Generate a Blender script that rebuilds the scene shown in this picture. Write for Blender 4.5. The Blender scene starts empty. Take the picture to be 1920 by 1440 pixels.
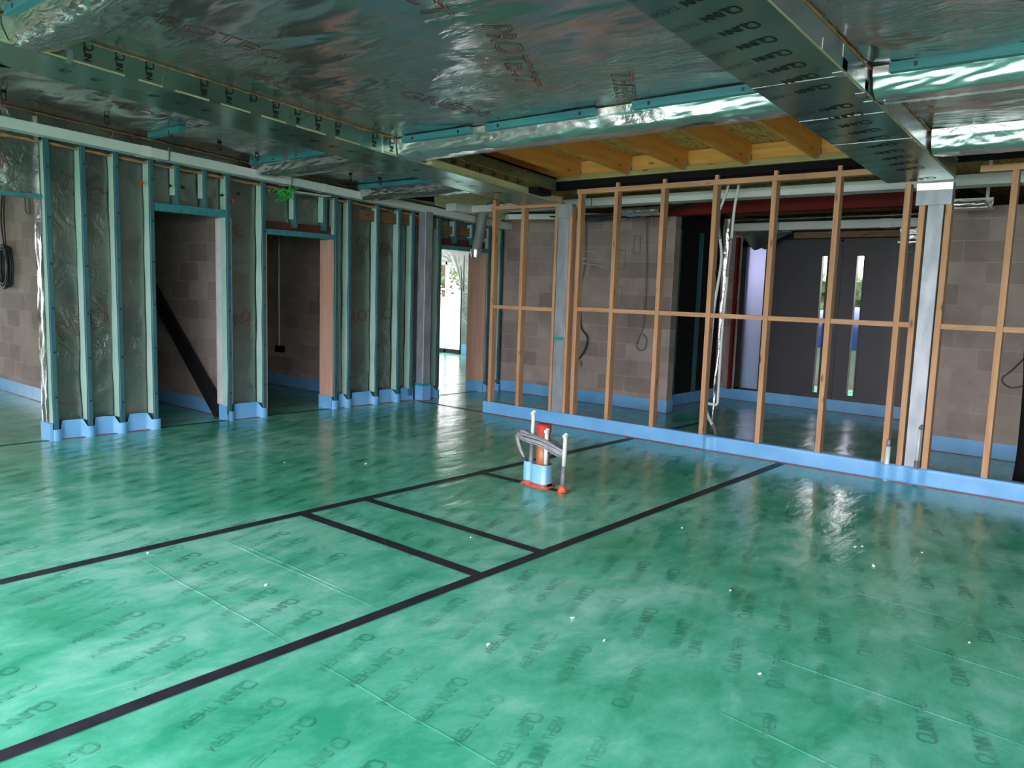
import bpy, bmesh, math, random
from mathutils import Vector, Matrix, noise

random.seed(7)
SC = bpy.context.scene
C = SC.collection
PI = math.pi

# ------------------------------------------------------------------ camera
F_PX, PITCH, ROLL, YAW, EYE = 1467.3, 0.117609, 0.032291, 0.701824, 1.57
fw = Vector((math.cos(YAW) * math.cos(PITCH), math.sin(YAW) * math.cos(PITCH), -math.sin(PITCH)))
rt = Vector((math.sin(YAW), -math.cos(YAW), 0))
up = rt.cross(fw)
r2 = math.cos(ROLL) * rt + math.sin(ROLL) * up
u2 = -math.sin(ROLL) * rt + math.cos(ROLL) * up
cd = bpy.data.cameras.new('camera')
cd.sensor_width = 36.0
cd.lens = 36.0 * F_PX / 1920.0
cd.clip_start = 0.05
cam = bpy.data.objects.new('camera', cd)
C.objects.link(cam)
m = Matrix((r2, u2, -fw)).transposed().to_4x4()
m.translation = Vector((0, 0, EYE))
cam.matrix_world = m
SC.camera = cam

# ------------------------------------------------------------------ world and daylight
SC.view_settings.view_transform = 'Standard'
SC.view_settings.look = 'None'
SC.view_settings.gamma = 1.0
SC.view_settings.use_curve_mapping = False
SC.view_settings.exposure = 2.32
w = bpy.data.worlds.new('overcast_sky')
SC.world = w
w.use_nodes = True
nt = w.node_tree
nt.nodes.clear()
wo = nt.nodes.new('ShaderNodeOutputWorld')
bg = nt.nodes.new('ShaderNodeBackground')
tc = nt.nodes.new('ShaderNodeTexCoord')
nz = nt.nodes.new('ShaderNodeTexNoise')
nz.inputs['Scale'].default_value = 2.5
nz.inputs['Detail'].default_value = 4
cr = nt.nodes.new('ShaderNodeValToRGB')
cr.color_ramp.elements[0].position = 0.3
cr.color_ramp.elements[0].color = (0.80, 0.80, 0.88, 1)
cr.color_ramp.elements[1].position = 0.7
cr.color_ramp.elements[1].color = (1.0, 0.96, 1.0, 1)
nt.links.new(tc.outputs['Generated'], nz.inputs['Vector'])
nt.links.new(nz.outputs['Fac'], cr.inputs['Fac'])
nt.links.new(cr.outputs['Color'], bg.inputs['Color'])
bg.inputs['Strength'].default_value = 2.6
nt.links.new(bg.outputs['Background'], wo.inputs['Surface'])


def portal(name, loc, rot, sx, sy):
    l = bpy.data.lights.new(name, 'AREA')
    l.shape = 'RECTANGLE'
    l.size, l.size_y = sx, sy
    l.cycles.is_portal = True
    o = bpy.data.objects.new(name, l)
    o.location = loc
    o.rotation_euler = rot
    C.objects.link(o)


# sky portals in the openings the house really has
portal('sky_portal', (-1.55, 1.7, 1.3), (0, -PI / 2, 0), 2.5, 10.6)
portal('sky_portal', (0.2, -3.95, 1.3), (PI / 2, 0, 0), 1.8, 2.4)
portal('sky_portal', (2.0, 13.95, 1.15), (-PI / 2, 0, 0), 1.0, 2.1)
portal('sky_portal', (13.9, 13.9, 1.2), (0, PI / 2, 0), 2.2, 1.1)

# ------------------------------------------------------------------ materials
M = {}


def new_mat(name):
    mt = bpy.data.materials.new(name)
    mt.use_nodes = True
    M[name] = mt
    t = mt.node_tree
    return mt, t, t.nodes['Principled BSDF']


def noise_node(t, scale, detail=3, stretch=None, rough=0.5, dist=0.0):
    co = t.nodes.new('ShaderNodeTexCoord')
    mp = t.nodes.new('ShaderNodeMapping')
    if stretch:
        mp.inputs['Scale'].default_value = stretch
    n = t.nodes.new('ShaderNodeTexNoise')
    n.inputs['Scale'].default_value = scale
    n.inputs['Detail'].default_value = detail
    n.inputs['Roughness'].default_value = rough
    n.inputs['Distortion'].default_value = dist
    t.links.new(co.outputs['Object'], mp.inputs['Vector'])
    t.links.new(mp.outputs['Vector'], n.inputs['Vector'])
    return n


def ramp(t, src, stops):
    r = t.nodes.new('ShaderNodeValToRGB')
    el = r.color_ramp.elements
    el[0].position, el[0].color = stops[0][0], (*stops[0][1], 1)
    el[1].position, el[1].color = stops[-1][0], (*stops[-1][1], 1)
    for p, c in stops[1:-1]:
        e = el.new(p)
        e.color = (*c, 1)
    t.links.new(src, r.inputs['Fac'])
    return r


def bump(t, src, b, strength, dist, chain=None):
    n = t.nodes.new('ShaderNodeBump')
    n.inputs['Strength'].default_value = strength
    n.inputs['Distance'].default_value = dist
    t.links.new(src, n.inputs['Height'])
    if chain:
        t.links.new(chain.outputs['Normal'], n.inputs['Normal'])
    t.links.new(n.outputs['Normal'], b.inputs['Normal'])
    return n


def simple(name, c0, c1=None, rough=0.6, metal=0.0, scale=6, stretch=None, bmp=0.0, detail=3, spec=0.5, coat=0.0):
    mt, t, b = new_mat(name)
    b.inputs['Roughness'].default_value = rough
    b.inputs['Metallic'].default_value = metal
    b.inputs['Specular IOR Level'].default_value = spec
    b.inputs['Coat Weight'].default_value = coat
    if c1 is None:
        c1 = tuple(x * 0.85 for x in c0)
    n = noise_node(t, scale, detail, stretch)
    r = ramp(t, n.outputs['Fac'], [(0.35, c0), (0.65, c1)])
    t.links.new(r.outputs['Color'], b.inputs['Base Color'])
    if bmp:
        bump(t, n.outputs['Fac'], b, 0.5, bmp)
    return mt


def film_bump(t, b, k=1.0):
    """wrinkles of the clear film: long lazy waves plus small crinkles"""
    a = noise_node(t, 0.9, 2, (1.0, 3.2, 1), 0.5, 0.6)
    c = noise_node(t, 5.0, 3, (1.0, 2.6, 1), 0.55, 1.2)
    d = noise_node(t, 32.0, 2, (1, 1, 1), 0.5, 0.5)
    n1 = bump(t, a.outputs['Fac'], b, 0.5 * k, 0.022)
    n2 = bump(t, c.outputs['Fac'], b, 0.5 * k, 0.0045, n1)
    bump(t, d.outputs['Fac'], b, 0.25 * k, 0.0015, n2)


# green gas membrane on the floor, dusty pale clouds on it
def floor_mat(name, ink):
    mt, t, b = new_mat(name)
    big = noise_node(t, 0.7, 5, (1, 1, 1), 0.6, 0.4)
    sm = noise_node(t, 3.2, 7, (0.8, 1.2, 1), 0.68, 0.35)
    add = t.nodes.new('ShaderNodeMath')
    add.operation = 'ADD'
    t.links.new(big.outputs['Fac'], add.inputs[0])
    t.links.new(sm.outputs['Fac'], add.inputs[1])
    hv = t.nodes.new('ShaderNodeMath')
    hv.operation = 'MULTIPLY'
    hv.inputs[1].default_value = 0.5
    t.links.new(add.outputs[0], hv.inputs[0])
    r = ramp(t, hv.outputs[0], [(0.38, (0.034, 0.32, 0.185)), (0.5, (0.10, 0.45, 0.315)), (0.62, (0.26, 0.60, 0.49))])
    if ink:
        mx = t.nodes.new('ShaderNodeMixRGB')
        mx.inputs['Color2'].default_value = (0.012, 0.10, 0.075, 1)
        n = noise_node(t, 3.0, 3)
        rr = ramp(t, n.outputs['Fac'], [(0.38, (0.08, 0.08, 0.08)), (0.62, (0.5, 0.5, 0.5))])
        t.links.new(rr.outputs['Color'], mx.inputs['Fac'])
        t.links.new(r.outputs['Color'], mx.inputs['Color1'])
        t.links.new(mx.outputs['Color'], b.inputs['Base Color'])
    else:
        t.links.new(r.outputs['Color'], b.inputs['Base Color'])
    rg = ramp(t, sm.outputs['Fac'], [(0.35, (0.13,) * 3), (0.7, (0.27,) * 3)])
    t.links.new(rg.outputs['Color'], b.inputs['Roughness'])
    b.inputs['Specular IOR Level'].default_value = 0.42
    film_bump(t, b)
    return mt


floor_mat('green_film', False)
floor_mat('green_film_ink', True)


def foil(name, col=(0.66, 0.68, 0.69), rough=0.26, k=1.0, stretch=(1, 1, 1)):
    mt, t, b = new_mat(name)
    b.inputs['Metallic'].default_value = 0.92
    n0 = noise_node(t, 1.3, 4, stretch, 0.6, 0.8)
    r = ramp(t, n0.outputs['Fac'], [(0.3, tuple(x * 0.78 for x in col)), (0.7, col)])
    t.links.new(r.outputs['Color'], b.inputs['Base Color'])
    rg = ramp(t, n0.outputs['Fac'], [(0.3, (rough * 0.8,) * 3), (0.7, (rough * 1.4,) * 3)])
    t.links.new(rg.outputs['Color'], b.inputs['Roughness'])
    a = noise_node(t, 1.6, 2, stretch, 0.5, 1.0)
    c = noise_node(t, 6.0, 5, stretch, 0.6, 2.5)
    # sharp creases: folded-over noise
    e = noise_node(t, 3.5, 3, stretch, 0.55, 1.8)
    sb = t.nodes.new('ShaderNodeMath'); sb.operation = 'SUBTRACT'; sb.inputs[1].default_value = 0.5
    ab = t.nodes.new('ShaderNodeMath'); ab.operation = 'ABSOLUTE'
    t.links.new(e.outputs['Fac'], sb.inputs[0]); t.links.new(sb.outputs[0], ab.inputs[0])
    mk = noise_node(t, 0.8, 3, (1, 1, 1), 0.6, 0.6)
    mr = ramp(t, mk.outputs['Fac'], [(0.44, (0.06,) * 3), (0.62, (1.0,) * 3)])
    m1 = t.nodes.new('ShaderNodeMath'); m1.operation = 'MULTIPLY'
    t.links.new(ab.outputs[0], m1.inputs[0]); t.links.new(mr.outputs['Color'], m1.inputs[1])
    ab = m1
    m2 = t.nodes.new('ShaderNodeMath'); m2.operation = 'MULTIPLY'
    t.links.new(c.outputs['Fac'], m2.inputs[0]); t.links.new(mr.outputs['Color'], m2.inputs[1])
    n1 = bump(t, a.outputs['Fac'], b, 0.7 * k, 0.05)
    n2 = bump(t, ab.outputs[0], b, 0.8 * k, 0.035, n1)
    bump(t, m2.outputs[0], b, 0.7 * k, 0.012, n2)
    return mt


foil('foil', (0.60, 0.57, 0.57), 0.17, 1.1, (1.5, 0.42, 1))
foil('foil_wall', (0.30, 0.335, 0.31), 0.33, 1.0, (0.9, 1, 0.9))
M['foil_wall'].node_tree.nodes['Principled BSDF'].inputs['Metallic'].default_value = 0.92
foil('foil_bright', (0.80, 0.80, 0.83), 0.24, 0.7, (1, 0.7, 1))
foil('board_face', (0.29, 0.42, 0.36), 0.24, 0.08)
foil('foil_tape', (0.62, 0.64, 0.68), 0.26, 0.25)
simple('foam_edge', (0.50, 0.44, 0.24), (0.40, 0.36, 0.20), 0.85)
simple('foam_bead', (0.50, 0.22, 0.09), (0.32, 0.15, 0.07), 0.8, scale=30, bmp=0.01)
simple('black_ink', (0.008, 0.010, 0.010), rough=0.5)
simple('red_ink', (0.20, 0.045, 0.035), rough=0.55)
simple('black_tape', (0.012, 0.010, 0.019), (0.024, 0.020, 0.034), 0.5, spec=0.35, scale=9, bmp=0.002)
simple('blue_film', (0.13, 0.37, 0.68), (0.18, 0.44, 0.76), 0.34, scale=4, bmp=0.004)
simple('red_edge', (0.24, 0.055, 0.06), rough=0.5)
simple('orange_red_seal', (0.75, 0.11, 0.03), (0.60, 0.07, 0.03), 0.5, scale=20, bmp=0.01)
simple('teal_timber', (0.036, 0.13, 0.145), (0.020, 0.09, 0.115), 0.45, scale=3, stretch=(8, 8, 0.7))
simple('lit_side_mint', (0.26, 0.46, 0.40), (0.36, 0.50, 0.44), 0.4, scale=3, stretch=(2, 2, 1))  # pale tone painting daylight onto the stud sides that face the opening
simple('teal_timber_flat', (0.045, 0.24, 0.25), (0.028, 0.16, 0.20), 0.4, scale=3, stretch=(6, 0.7, 6))
simple('white_pvc', (0.62, 0.66, 0.66), (0.56, 0.61, 0.61), 0.35, scale=2)
simple('white_cap', (0.72, 0.74, 0.76), rough=0.4)
simple('red_steel', (0.15, 0.012, 0.010), (0.12, 0.010, 0.009), 0.7, scale=4, spec=0.25)
simple('galvanised', (0.36, 0.39, 0.43), (0.24, 0.27, 0.31), 0.45, 0.35, scale=5, stretch=(2, 2, 0.6))
simple('grey_plastic', (0.16, 0.165, 0.19), rough=0.45)
simple('light_grey_cable', (0.30, 0.31, 0.34), (0.20, 0.21, 0.24), 0.5, scale=25)
simple('dark_cable', (0.03, 0.033, 0.04), rough=0.5)
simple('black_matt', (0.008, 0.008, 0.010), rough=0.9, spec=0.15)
simple('brown_pipe', (0.42, 0.14, 0.05), (0.36, 0.11, 0.04), 0.38, scale=3)
simple('red_socket', (0.55, 0.04, 0.03), rough=0.4)
simple('dark_door', (0.020, 0.020, 0.030), (0.016, 0.016, 0.025), 0.42, scale=3)
simple('dark_frame', (0.012, 0.012, 0.014), rough=0.4)
simple('chrome', (0.75, 0.75, 0.76), rough=0.15, metal=1.0)
simple('plaster_white', (0.62, 0.60, 0.64), (0.5, 0.49, 0.52), 0.8, scale=5)
simple('plywood', (0.52, 0.32, 0.24), (0.44, 0.26, 0.19), 0.6, scale=2, stretch=(10, 10, 0.8))
simple('dark_plank', (0.014, 0.014, 0.018), (0.009, 0.009, 0.012), 0.85, scale=4, spec=0.2)
simple('dark_red_lintel', (0.10, 0.022, 0.016), (0.06, 0.018, 0.014), 0.7)
simple('orange_plug', (0.55, 0.05, 0.02), rough=0.4)
simple('green_twine', (0.02, 0.42, 0.05), rough=0.4)
simple('teal_tape', (0.01, 0.30, 0.28), rough=0.4)
simple('gloom_wall', (0.02, 0.019, 0.018), rough=0.95, spec=0.1)  # near-black colour stands in for missing light on the recess walls
simple('grass', (0.10, 0.17, 0.05), (0.16, 0.22, 0.08), 0.9, scale=3)
simple('leaf', (0.035, 0.075, 0.02), (0.07, 0.12, 0.04), 0.7, scale=4)
simple('bark', (0.10, 0.07, 0.05), rough=0.9)
simple('concrete', (0.34, 0.34, 0.33), (0.28, 0.28, 0.27), 0.9, scale=2)
simple('blue_sheet', (0.02, 0.06, 0.28), rough=0.5)
simple('white_paint', (0.75, 0.75, 0.75), rough=0.5)
simple('render_wall', (0.45, 0.43, 0.40), rough=0.9)


def wood(name, c0, c1, c2, stretch, rough=0.65):
    mt, t, b = new_mat(name)
    b.inputs['Roughness'].default_value = rough
    n = noise_node(t, 2.0, 5, stretch, 0.6, 0.4)
    r = ramp(t, n.outputs['Fac'], [(0.3, c1), (0.55, c0), (0.75, c2)])
    # knots
    v = t.nodes.new('ShaderNodeTexVoronoi')
    v.inputs['Scale'].default_value = 3.0
    co = t.nodes.new('ShaderNodeTexCoord')
    mp = t.nodes.new('ShaderNodeMapping')
    mp.inputs['Scale'].default_value = tuple(max(1.0, s * 0.35) for s in stretch)
    t.links.new(co.outputs['Object'], mp.inputs['Vector'])
    t.links.new(mp.outputs['Vector'], v.inputs['Vector'])
    kr = ramp(t, v.outputs['Distance'], [(0.05, (0, 0, 0)), (0.16, (1, 1, 1))])
    mx = t.nodes.new('ShaderNodeMixRGB')
    mx.inputs['Color1'].default_value = (*[x * 0.35 for x in c1], 1)
    t.links.new(kr.outputs['Color'], mx.inputs['Fac'])
    t.links.new(r.outputs['Color'], mx.inputs['Color2'])
    t.links.new(mx.outputs['Color'], b.inputs['Base Color'])
    bump(t, n.outputs['Fac'], b, 0.3, 0.002)
    return mt


wood('pine_z', (0.50, 0.275, 0.145), (0.38, 0.19, 0.095), (0.58, 0.34, 0.19), (9, 9, 0.8))
wood('pine_y', (0.50, 0.275, 0.145), (0.38, 0.19, 0.095), (0.58, 0.34, 0.19), (9, 0.8, 9))
wood('joist_x', (0.78, 0.32, 0.07), (0.66, 0.24, 0.05), (0.84, 0.40, 0.10), (0.7, 9, 9))
wood('old_timber', (0.17, 0.10, 0.045), (0.12, 0.065, 0.028), (0.21, 0.13, 0.065), (2, 2, 9))
wood('rim_y', (0.78, 0.40, 0.09), (0.68, 0.31, 0.06), (0.84, 0.50, 0.15), (9, 0.7, 9))
wood('plate_green', (0.34, 0.30, 0.12), (0.28, 0.25, 0.10), (0.38, 0.35, 0.16), (9, 0.7, 9))


def osb():
    mt, t, b = new_mat('osb')
    b.inputs['Roughness'].default_value = 0.8
    v = t.nodes.new('ShaderNodeTexVoronoi')
    v.inputs['Scale'].default_value = 16
    co = t.nodes.new('ShaderNodeTexCoord')
    mp = t.nodes.new('ShaderNodeMapping')
    mp.inputs['Scale'].default_value = (1.0, 2.6, 1)
    n = t.nodes.new('ShaderNodeTexNoise')
    n.inputs['Scale'].default_value = 5
    mx = t.nodes.new('ShaderNodeMixRGB')
    mx.inputs['Fac'].default_value = 0.25
    t.links.new(co.outputs['Object'], mp.inputs['Vector'])
    t.links.new(mp.outputs['Vector'], n.inputs['Vector'])
    t.links.new(mp.outputs['Vector'], mx.inputs['Color1'])
    t.links.new(n.outputs['Color'], mx.inputs['Color2'])
    t.links.new(mx.outputs['Color'], v.inputs['Vector'])
    sp = t.nodes.new('ShaderNodeSeparateColor')
    t.links.new(v.outputs['Color'], sp.inputs['Color'])
    r = ramp(t, sp.outputs[0], [(0.1, (0.42, 0.22, 0.05)), (0.5, (0.58, 0.34, 0.10)), (0.95, (0.68, 0.46, 0.18))])
    t.links.new(r.outputs['Color'], b.inputs['Base Color'])
    bump(t, sp.outputs[0], b, 0.4, 0.003)
    return mt


osb()


def blockwork(name, axis):
    """aggregate blocks 440 x 215 with 10 mm joints; axis = the wall's running axis"""
    mt, t, b = new_mat(name)
    b.inputs['Roughness'].default_value = 0.92
    b.inputs['Specular IOR Level'].default_value = 0.2
    co = t.nodes.new('ShaderNodeTexCoord')
    sp = t.nodes.new('ShaderNodeSeparateXYZ')
    cb = t.nodes.new('ShaderNodeCombineXYZ')
    t.links.new(co.outputs['Object'], sp.inputs['Vector'])
    t.links.new(sp.outputs[axis], cb.inputs[0])
    t.links.new(sp.outputs['Z'], cb.inputs[1])
    br = t.nodes.new('ShaderNodeTexBrick')
    br.inputs['Scale'].default_value = 1.0
    br.inputs['Brick Width'].default_value = 0.45
    br.inputs['Row Height'].default_value = 0.225
    br.inputs['Mortar Size'].default_value = 0.009
    br.inputs['Mortar Smooth'].default_value = 0.4
    br.inputs['Bias'].default_value = 0.0
    br.inputs['Color1'].default_value = (0.40, 0.335, 0.31, 1)
    br.inputs['Color2'].default_value = (0.27, 0.22, 0.205, 1)
    br.inputs['Mortar'].default_value = (0.38, 0.325, 0.30, 1)
    t.links.new(cb.outputs['Vector'], br.inputs['Vector'])
    n = noise_node(t, 1.6, 5, (1, 1, 1), 0.65)
    n2 = noise_node(t, 60, 2)
    mx = t.nodes.new('ShaderNodeMixRGB')
    mx.blend_type = 'MULTIPLY'
    mx.inputs['Fac'].default_value = 1.0
    r = ramp(t, n.outputs['Fac'], [(0.3, (0.72, 0.72, 0.72)), (0.7, (1.15, 1.12, 1.10))])
    t.links.new(br.outputs['Color'], mx.inputs['Color1'])
    t.links.new(r.outputs['Color'], mx.inputs['Color2'])
    t.links.new(mx.outputs['Color'], b.inputs['Base Color'])
    n1 = bump(t, br.outputs['Fac'], b, 0.5, -0.006)
    bump(t, n2.outputs['Fac'], b, 0.4, 0.003, n1)
    return mt


blockwork('blocks_y', 'Y')
blockwork('blocks_x', 'X')


def glass_mat():
    mt, t, b = new_mat('glass')
    b.inputs['Roughness'].default_value = 0.02
    b.inputs['Transmission Weight'].default_value = 1.0
    b.inputs['IOR'].default_value = 1.1
    mt, t, b = new_mat('frosted_glass')
    b.inputs['Base Color'].default_value = (0.16, 0.17, 0.26, 1)
    b.inputs['Roughness'].default_value = 0.75
    b.inputs['Transmission Weight'].default_value = 0.85
    b.inputs['IOR'].default_value = 1.2


glass_mat()


# ------------------------------------------------------------------ object helpers
def setp(o, label=None, cat=None, group=None, kind=None):
    if label: o['label'] = label
    if cat: o['category'] = cat
    if group: o['group'] = group
    if kind: o['kind'] = kind
    return o


class MB:
    """collects geometry, several materials allowed, builds one mesh object"""

    def __init__(s):
        s.v, s.f, s.m, s.mats, s.sm = [], [], [], [], []

    def mi(s, mat):
        if mat not in s.mats: s.mats.append(mat)
        return s.mats.index(mat)

    def poly(s, pts, mat, faces=None, smooth=False):
        b = len(s.v)
        s.v += [tuple(p) for p in pts]
        if faces is None: faces = [tuple(range(len(pts)))]
        for f in faces:
            s.f.append(tuple(b + i for i in f))
            s.m.append(s.mi(mat))
            s.sm.append(smooth)
        return s

    def box(s, x0, x1, y0, y1, z0, z1, mat, S=None, bev=0.0):
        """axis box; S = function of x added to z (roof fall)"""
        g = (lambda x: 0.0) if S is None else S
        if bev and S is None:
            c = bev
            ps, P = [], []
            xs, ys, zs = (x0, x1), (y0, y1), (z0, z1)
            idx = {}
            for i in (0, 1):
                for j in (0, 1):
                    for k in (0, 1):
                        sx, sy, sz = (1 if i == 0 else -1), (1 if j == 0 else -1), (1 if k == 0 else -1)
                        for a, d in enumerate(((0, c, c), (c, 0, c), (c, c, 0))):
                            idx[(i, j, k, a)] = len(P)
                            P.append((xs[i] + sx * d[0], ys[j] + sy * d[1], zs[k] + sz * d[2]))
            bm = bmesh.new()
            vs = [bm.verts.new(p) for p in P]
            r = bmesh.ops.convex_hull(bm, input=vs)
            bm.verts.index_update()
            bm.faces.ensure_lookup_table()
            pts = [v.co[:] for v in bm.verts]
            fs = [tuple(v.index for v in f.verts) for f in bm.faces]
            bm.free()
            return s.poly(pts, mat, fs)
        p = []
        for x in (x0, x1):
            for y in (y0, y1):
                for z in (z0, z1):
                    p.append((x, y, z + g(x)))
        return s.poly(p, mat, [(0, 1, 3, 2), (4, 6, 7, 5), (0, 4, 5, 1), (2, 3, 7, 6), (0, 2, 6, 4), (1, 5, 7, 3)])

    def tube(s, path, r, mat, n=10, cap=True, rads=None, ax=None):
        path = [Vector(p) for p in path]
        b = len(s.v)
        ref = None
        for i, p in enumerate(path):
            if i == 0: d = path[1] - p
            elif i == len(path) - 1: d = p - path[i - 1]
            else: d = path[i + 1] - path[i - 1]
            d.normalize()
            if ref is None:
                ref = Vector((0, 0, 1)) if abs(d.z) < 0.9 else Vector((1, 0, 0))
            e = ref - d * ref.dot(d)
            if e.length < 1e-4: e = d.orthogonal()
            e.normalize()
            ref = e
            g = d.cross(e)
            rr = rads[i] if rads else r
            for k in range(n):
                a = 2 * PI * k / n
                s.v.append(tuple(p + (e * math.cos(a) + g * math.sin(a)) * rr))
        L = len(path)
        mi = s.mi(mat)
        for i in range(L - 1):
            for k in range(n):
                k2 = (k + 1) % n
                s.f.append((b + i * n + k, b + i * n + k2, b + (i + 1) * n + k2, b + (i + 1) * n + k))
                s.m.append(mi); s.sm.append(True)
        if cap:
            s.f.append(tuple(b + k for k in range(n))[::-1]); s.m.append(mi); s.sm.append(False)
            s.f.append(tuple(b + (L - 1) * n + k for k in range(n))); s.m.append(mi); s.sm.append(False)
        return s

    def grid(s, fn, nu, nv, mat, smooth=True):
        b = len(s.v)
        for i in range(nu + 1):
            for j in range(nv + 1):
                s.v.append(tuple(fn(i / nu, j / nv)))
        mi = s.mi(mat)
        for i in range(nu):
            for j in range(nv):
                a = b + i * (nv + 1) + j
                s.f.append((a, a + 1, a + nv + 2, a + nv + 1))
                s.m.append(mi); s.sm.append(smooth)
        return s

    def build(s, name, parent=None, label=None, cat=None, group=None, kind=None):
        me = bpy.data.meshes.new(name)
        me.from_pydata(s.v, [], s.f)
        for k in s.mats: me.materials.append(M[k])
        me.polygons.foreach_set('material_index', s.m)
        me.polygons.foreach_set('use_smooth', s.sm)
        bm = bmesh.new()
        bm.from_mesh(me)
        bmesh.ops.recalc_face_normals(bm, faces=bm.faces)
        bm.to_mesh(me)
        bm.free()
        me.update()
        o = bpy.data.objects.new(name, me)
        C.objects.link(o)
        if parent is not None:
            o.parent = parent
            o.matrix_parent_inverse = parent.matrix_world.inverted()
        return setp(o, label, cat, group, kind)


def empty(name, loc, label=None, cat=None, group=None, kind=None):
    o = bpy.data.objects.new(name, None)
    o.empty_display_size = 0.1
    o.matrix_world = Matrix.Translation(Vector(loc))
    C.objects.link(o)
    return setp(o, label, cat, group, kind)


def copy_thing(root, delta, label, group=None):
    r = root.copy()
    C.objects.link(r)
    r.matrix_world = Matrix.Translation(Vector(delta)) @ root.matrix_world
    r['label'] = label
    if group: r['group'] = group
    for ch in root.children:
        c = ch.copy()
        C.objects.link(c)
        c.parent = r
        c.matrix_parent_inverse = r.matrix_world.inverted() @ Matrix.Translation(Vector(delta))
        for g in ch.children:
            d = g.copy()
            C.objects.link(d)
            d.parent = c
    return r


def structure(name, mb):
    return mb.build(name, kind='structure')


def arc(path, k=8):
    """Catmull-Rom smoothing of a polyline"""
    P = [Vector(p) for p in path]
    out = []
    for i in range(len(P) - 1):
        p0, p1, p2, p3 = P[max(i - 1, 0)], P[i], P[i + 1], P[min(i + 2, len(P) - 1)]
        for j in range(k):
            t = j / k
            out.append(0.5 * ((2 * p1) + (-p0 + p2) * t + (2 * p0 - 5 * p1 + 4 * p2 - p3) * t * t + (-p0 + 3 * p1 - 3 * p2 + p3) * t ** 3))
    out.append(P[-1])
    return out


# ------------------------------------------------------------------ lettering (stroke glyphs, unit height)
GL = {
    'Q': (0.95, [[(0.2, 0), (0.72, 0), (0.9, 0.2), (0.9, 0.8), (0.72, 1), (0.2, 1), (0.02, 0.8), (0.02, 0.2), (0.2, 0)], [(0.6, 0.25), (0.98, -0.12)]]),
    'U': (0.62, [[(0.0, 0.78), (0.0, 0.15), (0.14, 0), (0.4, 0), (0.52, 0.15), (0.52, 0.78)]]),
    'I': (0.2, [[(0.05, 0), (0.05, 0.78)]]),
    'N': (0.68, [[(0, 0), (0, 0.78), (0.5, 0), (0.5, 0.78)]]),
    't': (0.55, [[(0.22, 0), (0.22, 0.7)], [(0, 0.7), (0.44, 0.7)]]),
    'h': (0.55, [[(0, 0), (0, 0.7)], [(0.42, 0), (0.42, 0.7)], [(0, 0.35), (0.42, 0.35)]]),
    'e': (0.5, [[(0.4, 0.7), (0, 0.7), (0, 0), (0.4, 0)], [(0, 0.35), (0.34, 0.35)]]),
    'r': (0.55, [[(0, 0), (0, 0.7), (0.32, 0.7), (0.4, 0.6), (0.4, 0.45), (0.3, 0.36), (0, 0.36)], [(0.2, 0.36), (0.42, 0)]]),
    'm': (0.6, [[(0, 0), (0, 0.7), (0.25, 0.2), (0.5, 0.7), (0.5, 0)]]),
    ' ': (0.35, []),
}


def letters(mb, mat, o, d, u, h, word, clip=None, wd=0.16, off=None, thin=0.07, sx=1.0):
    """flat stroke lettering; o origin, d reading direction, u up direction"""
    o, d, u = Vector(o), Vector(d), Vector(u)
    x = 0.0
    cnt = 0
    nrm = d.cross(u).normalized()
    for ch in word:
        adv, strokes = GL[ch]
        th = (thin if ch.islower() else wd) * h * 0.5
        for st in strokes:
            for a, b in zip(st[:-1], st[1:]):
                A = o + d * ((x + a[0]) * h * sx) + u * (a[1] * h)
                B = o + d * ((x + b[0]) * h * sx) + u * (b[1] * h)
                if clip and not (clip(A) and clip(B)): continue
                t = (B - A).normalized()
                n = t.cross(d.cross(u)).normalized()
                A2, B2 = A - t * th * 0.6, B + t * th * 0.6
                lift = nrm * (0.00004 * cnt)
                cnt += 1
                q = [A2 + n * th + lift, B2 + n * th + lift, B2 - n * th + lift, A2 - n * th + lift]
                mb.poly(q, mat)
        x += adv
    return x * h


# roof fall towards +X
FALL = math.tan(math.radians(3.9))
def S(x): return (7.43 - x) * FALL
ZB, ZC, ZD = 2.60, 2.765, 3.10      # beam soffit, foil ceiling, roof deck (all at x = 7.43)
WX, WY = 7.43, 8.20                 # stud frame plane, left partition plane

# ================================================================== SETTING
# ---- floor: one film-covered slab, the printed boards underneath show through
mb = MB()
mb.grid(lambda u, v: (-1.6 + u * 16.2, -4.1 + v * 20.2, 0.0), 2, 2, 'green_film', smooth=False)
fl = structure('floor', mb)
mb = MB()
rnd = random.Random(3)
clipf = lambda p: -1.3 < p.x < 7.36 and -3.9 < p.y < 8.1
tapes_y = (2.79, 4.47)
k = 0
y = 1.69
while y < 8.05:
    for n in range(-5, 10):
        x = 2.185 + 0.592 * n
        if rnd.random() < 0.06 or abs(y - 2.83) < 0.07 or abs(y - 4.45) < 0.05: continue
        if x > 7.2 or (y > 7.9 and x > 2.6): continue
        if 3.02 < y < 4.4 and x < 3.6: xx = x
        else: xx = x
        letters(mb, 'green_film_ink', (xx, y + 0.028, 0.0012), (-0.942, -0.335, 0), (0.335, -0.942, 0), 0.060, 'QUINN therm', clipf, wd=0.17, thin=0.06, sx=1.0)
    y += 0.1935
y = 1.49
while y > -3.6:
    for n in range(-6, 9):
        x = 3.04 + 0.57 * n
        if rnd.random() < 0.05 or x > 7.0: continue
        letters(mb, 'green_film_ink', (x, y - 0.028, 0.0012), (0.942, 0.335, 0), (-0.335, 0.942, 0), 0.060, 'QUINN therm', clipf, wd=0.17, thin=0.06, sx=1.0)
    y -= 0.19
o = mb.build('printed_lettering', parent=fl, label='dark lettering printed on the boards, seen through the green film')

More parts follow.
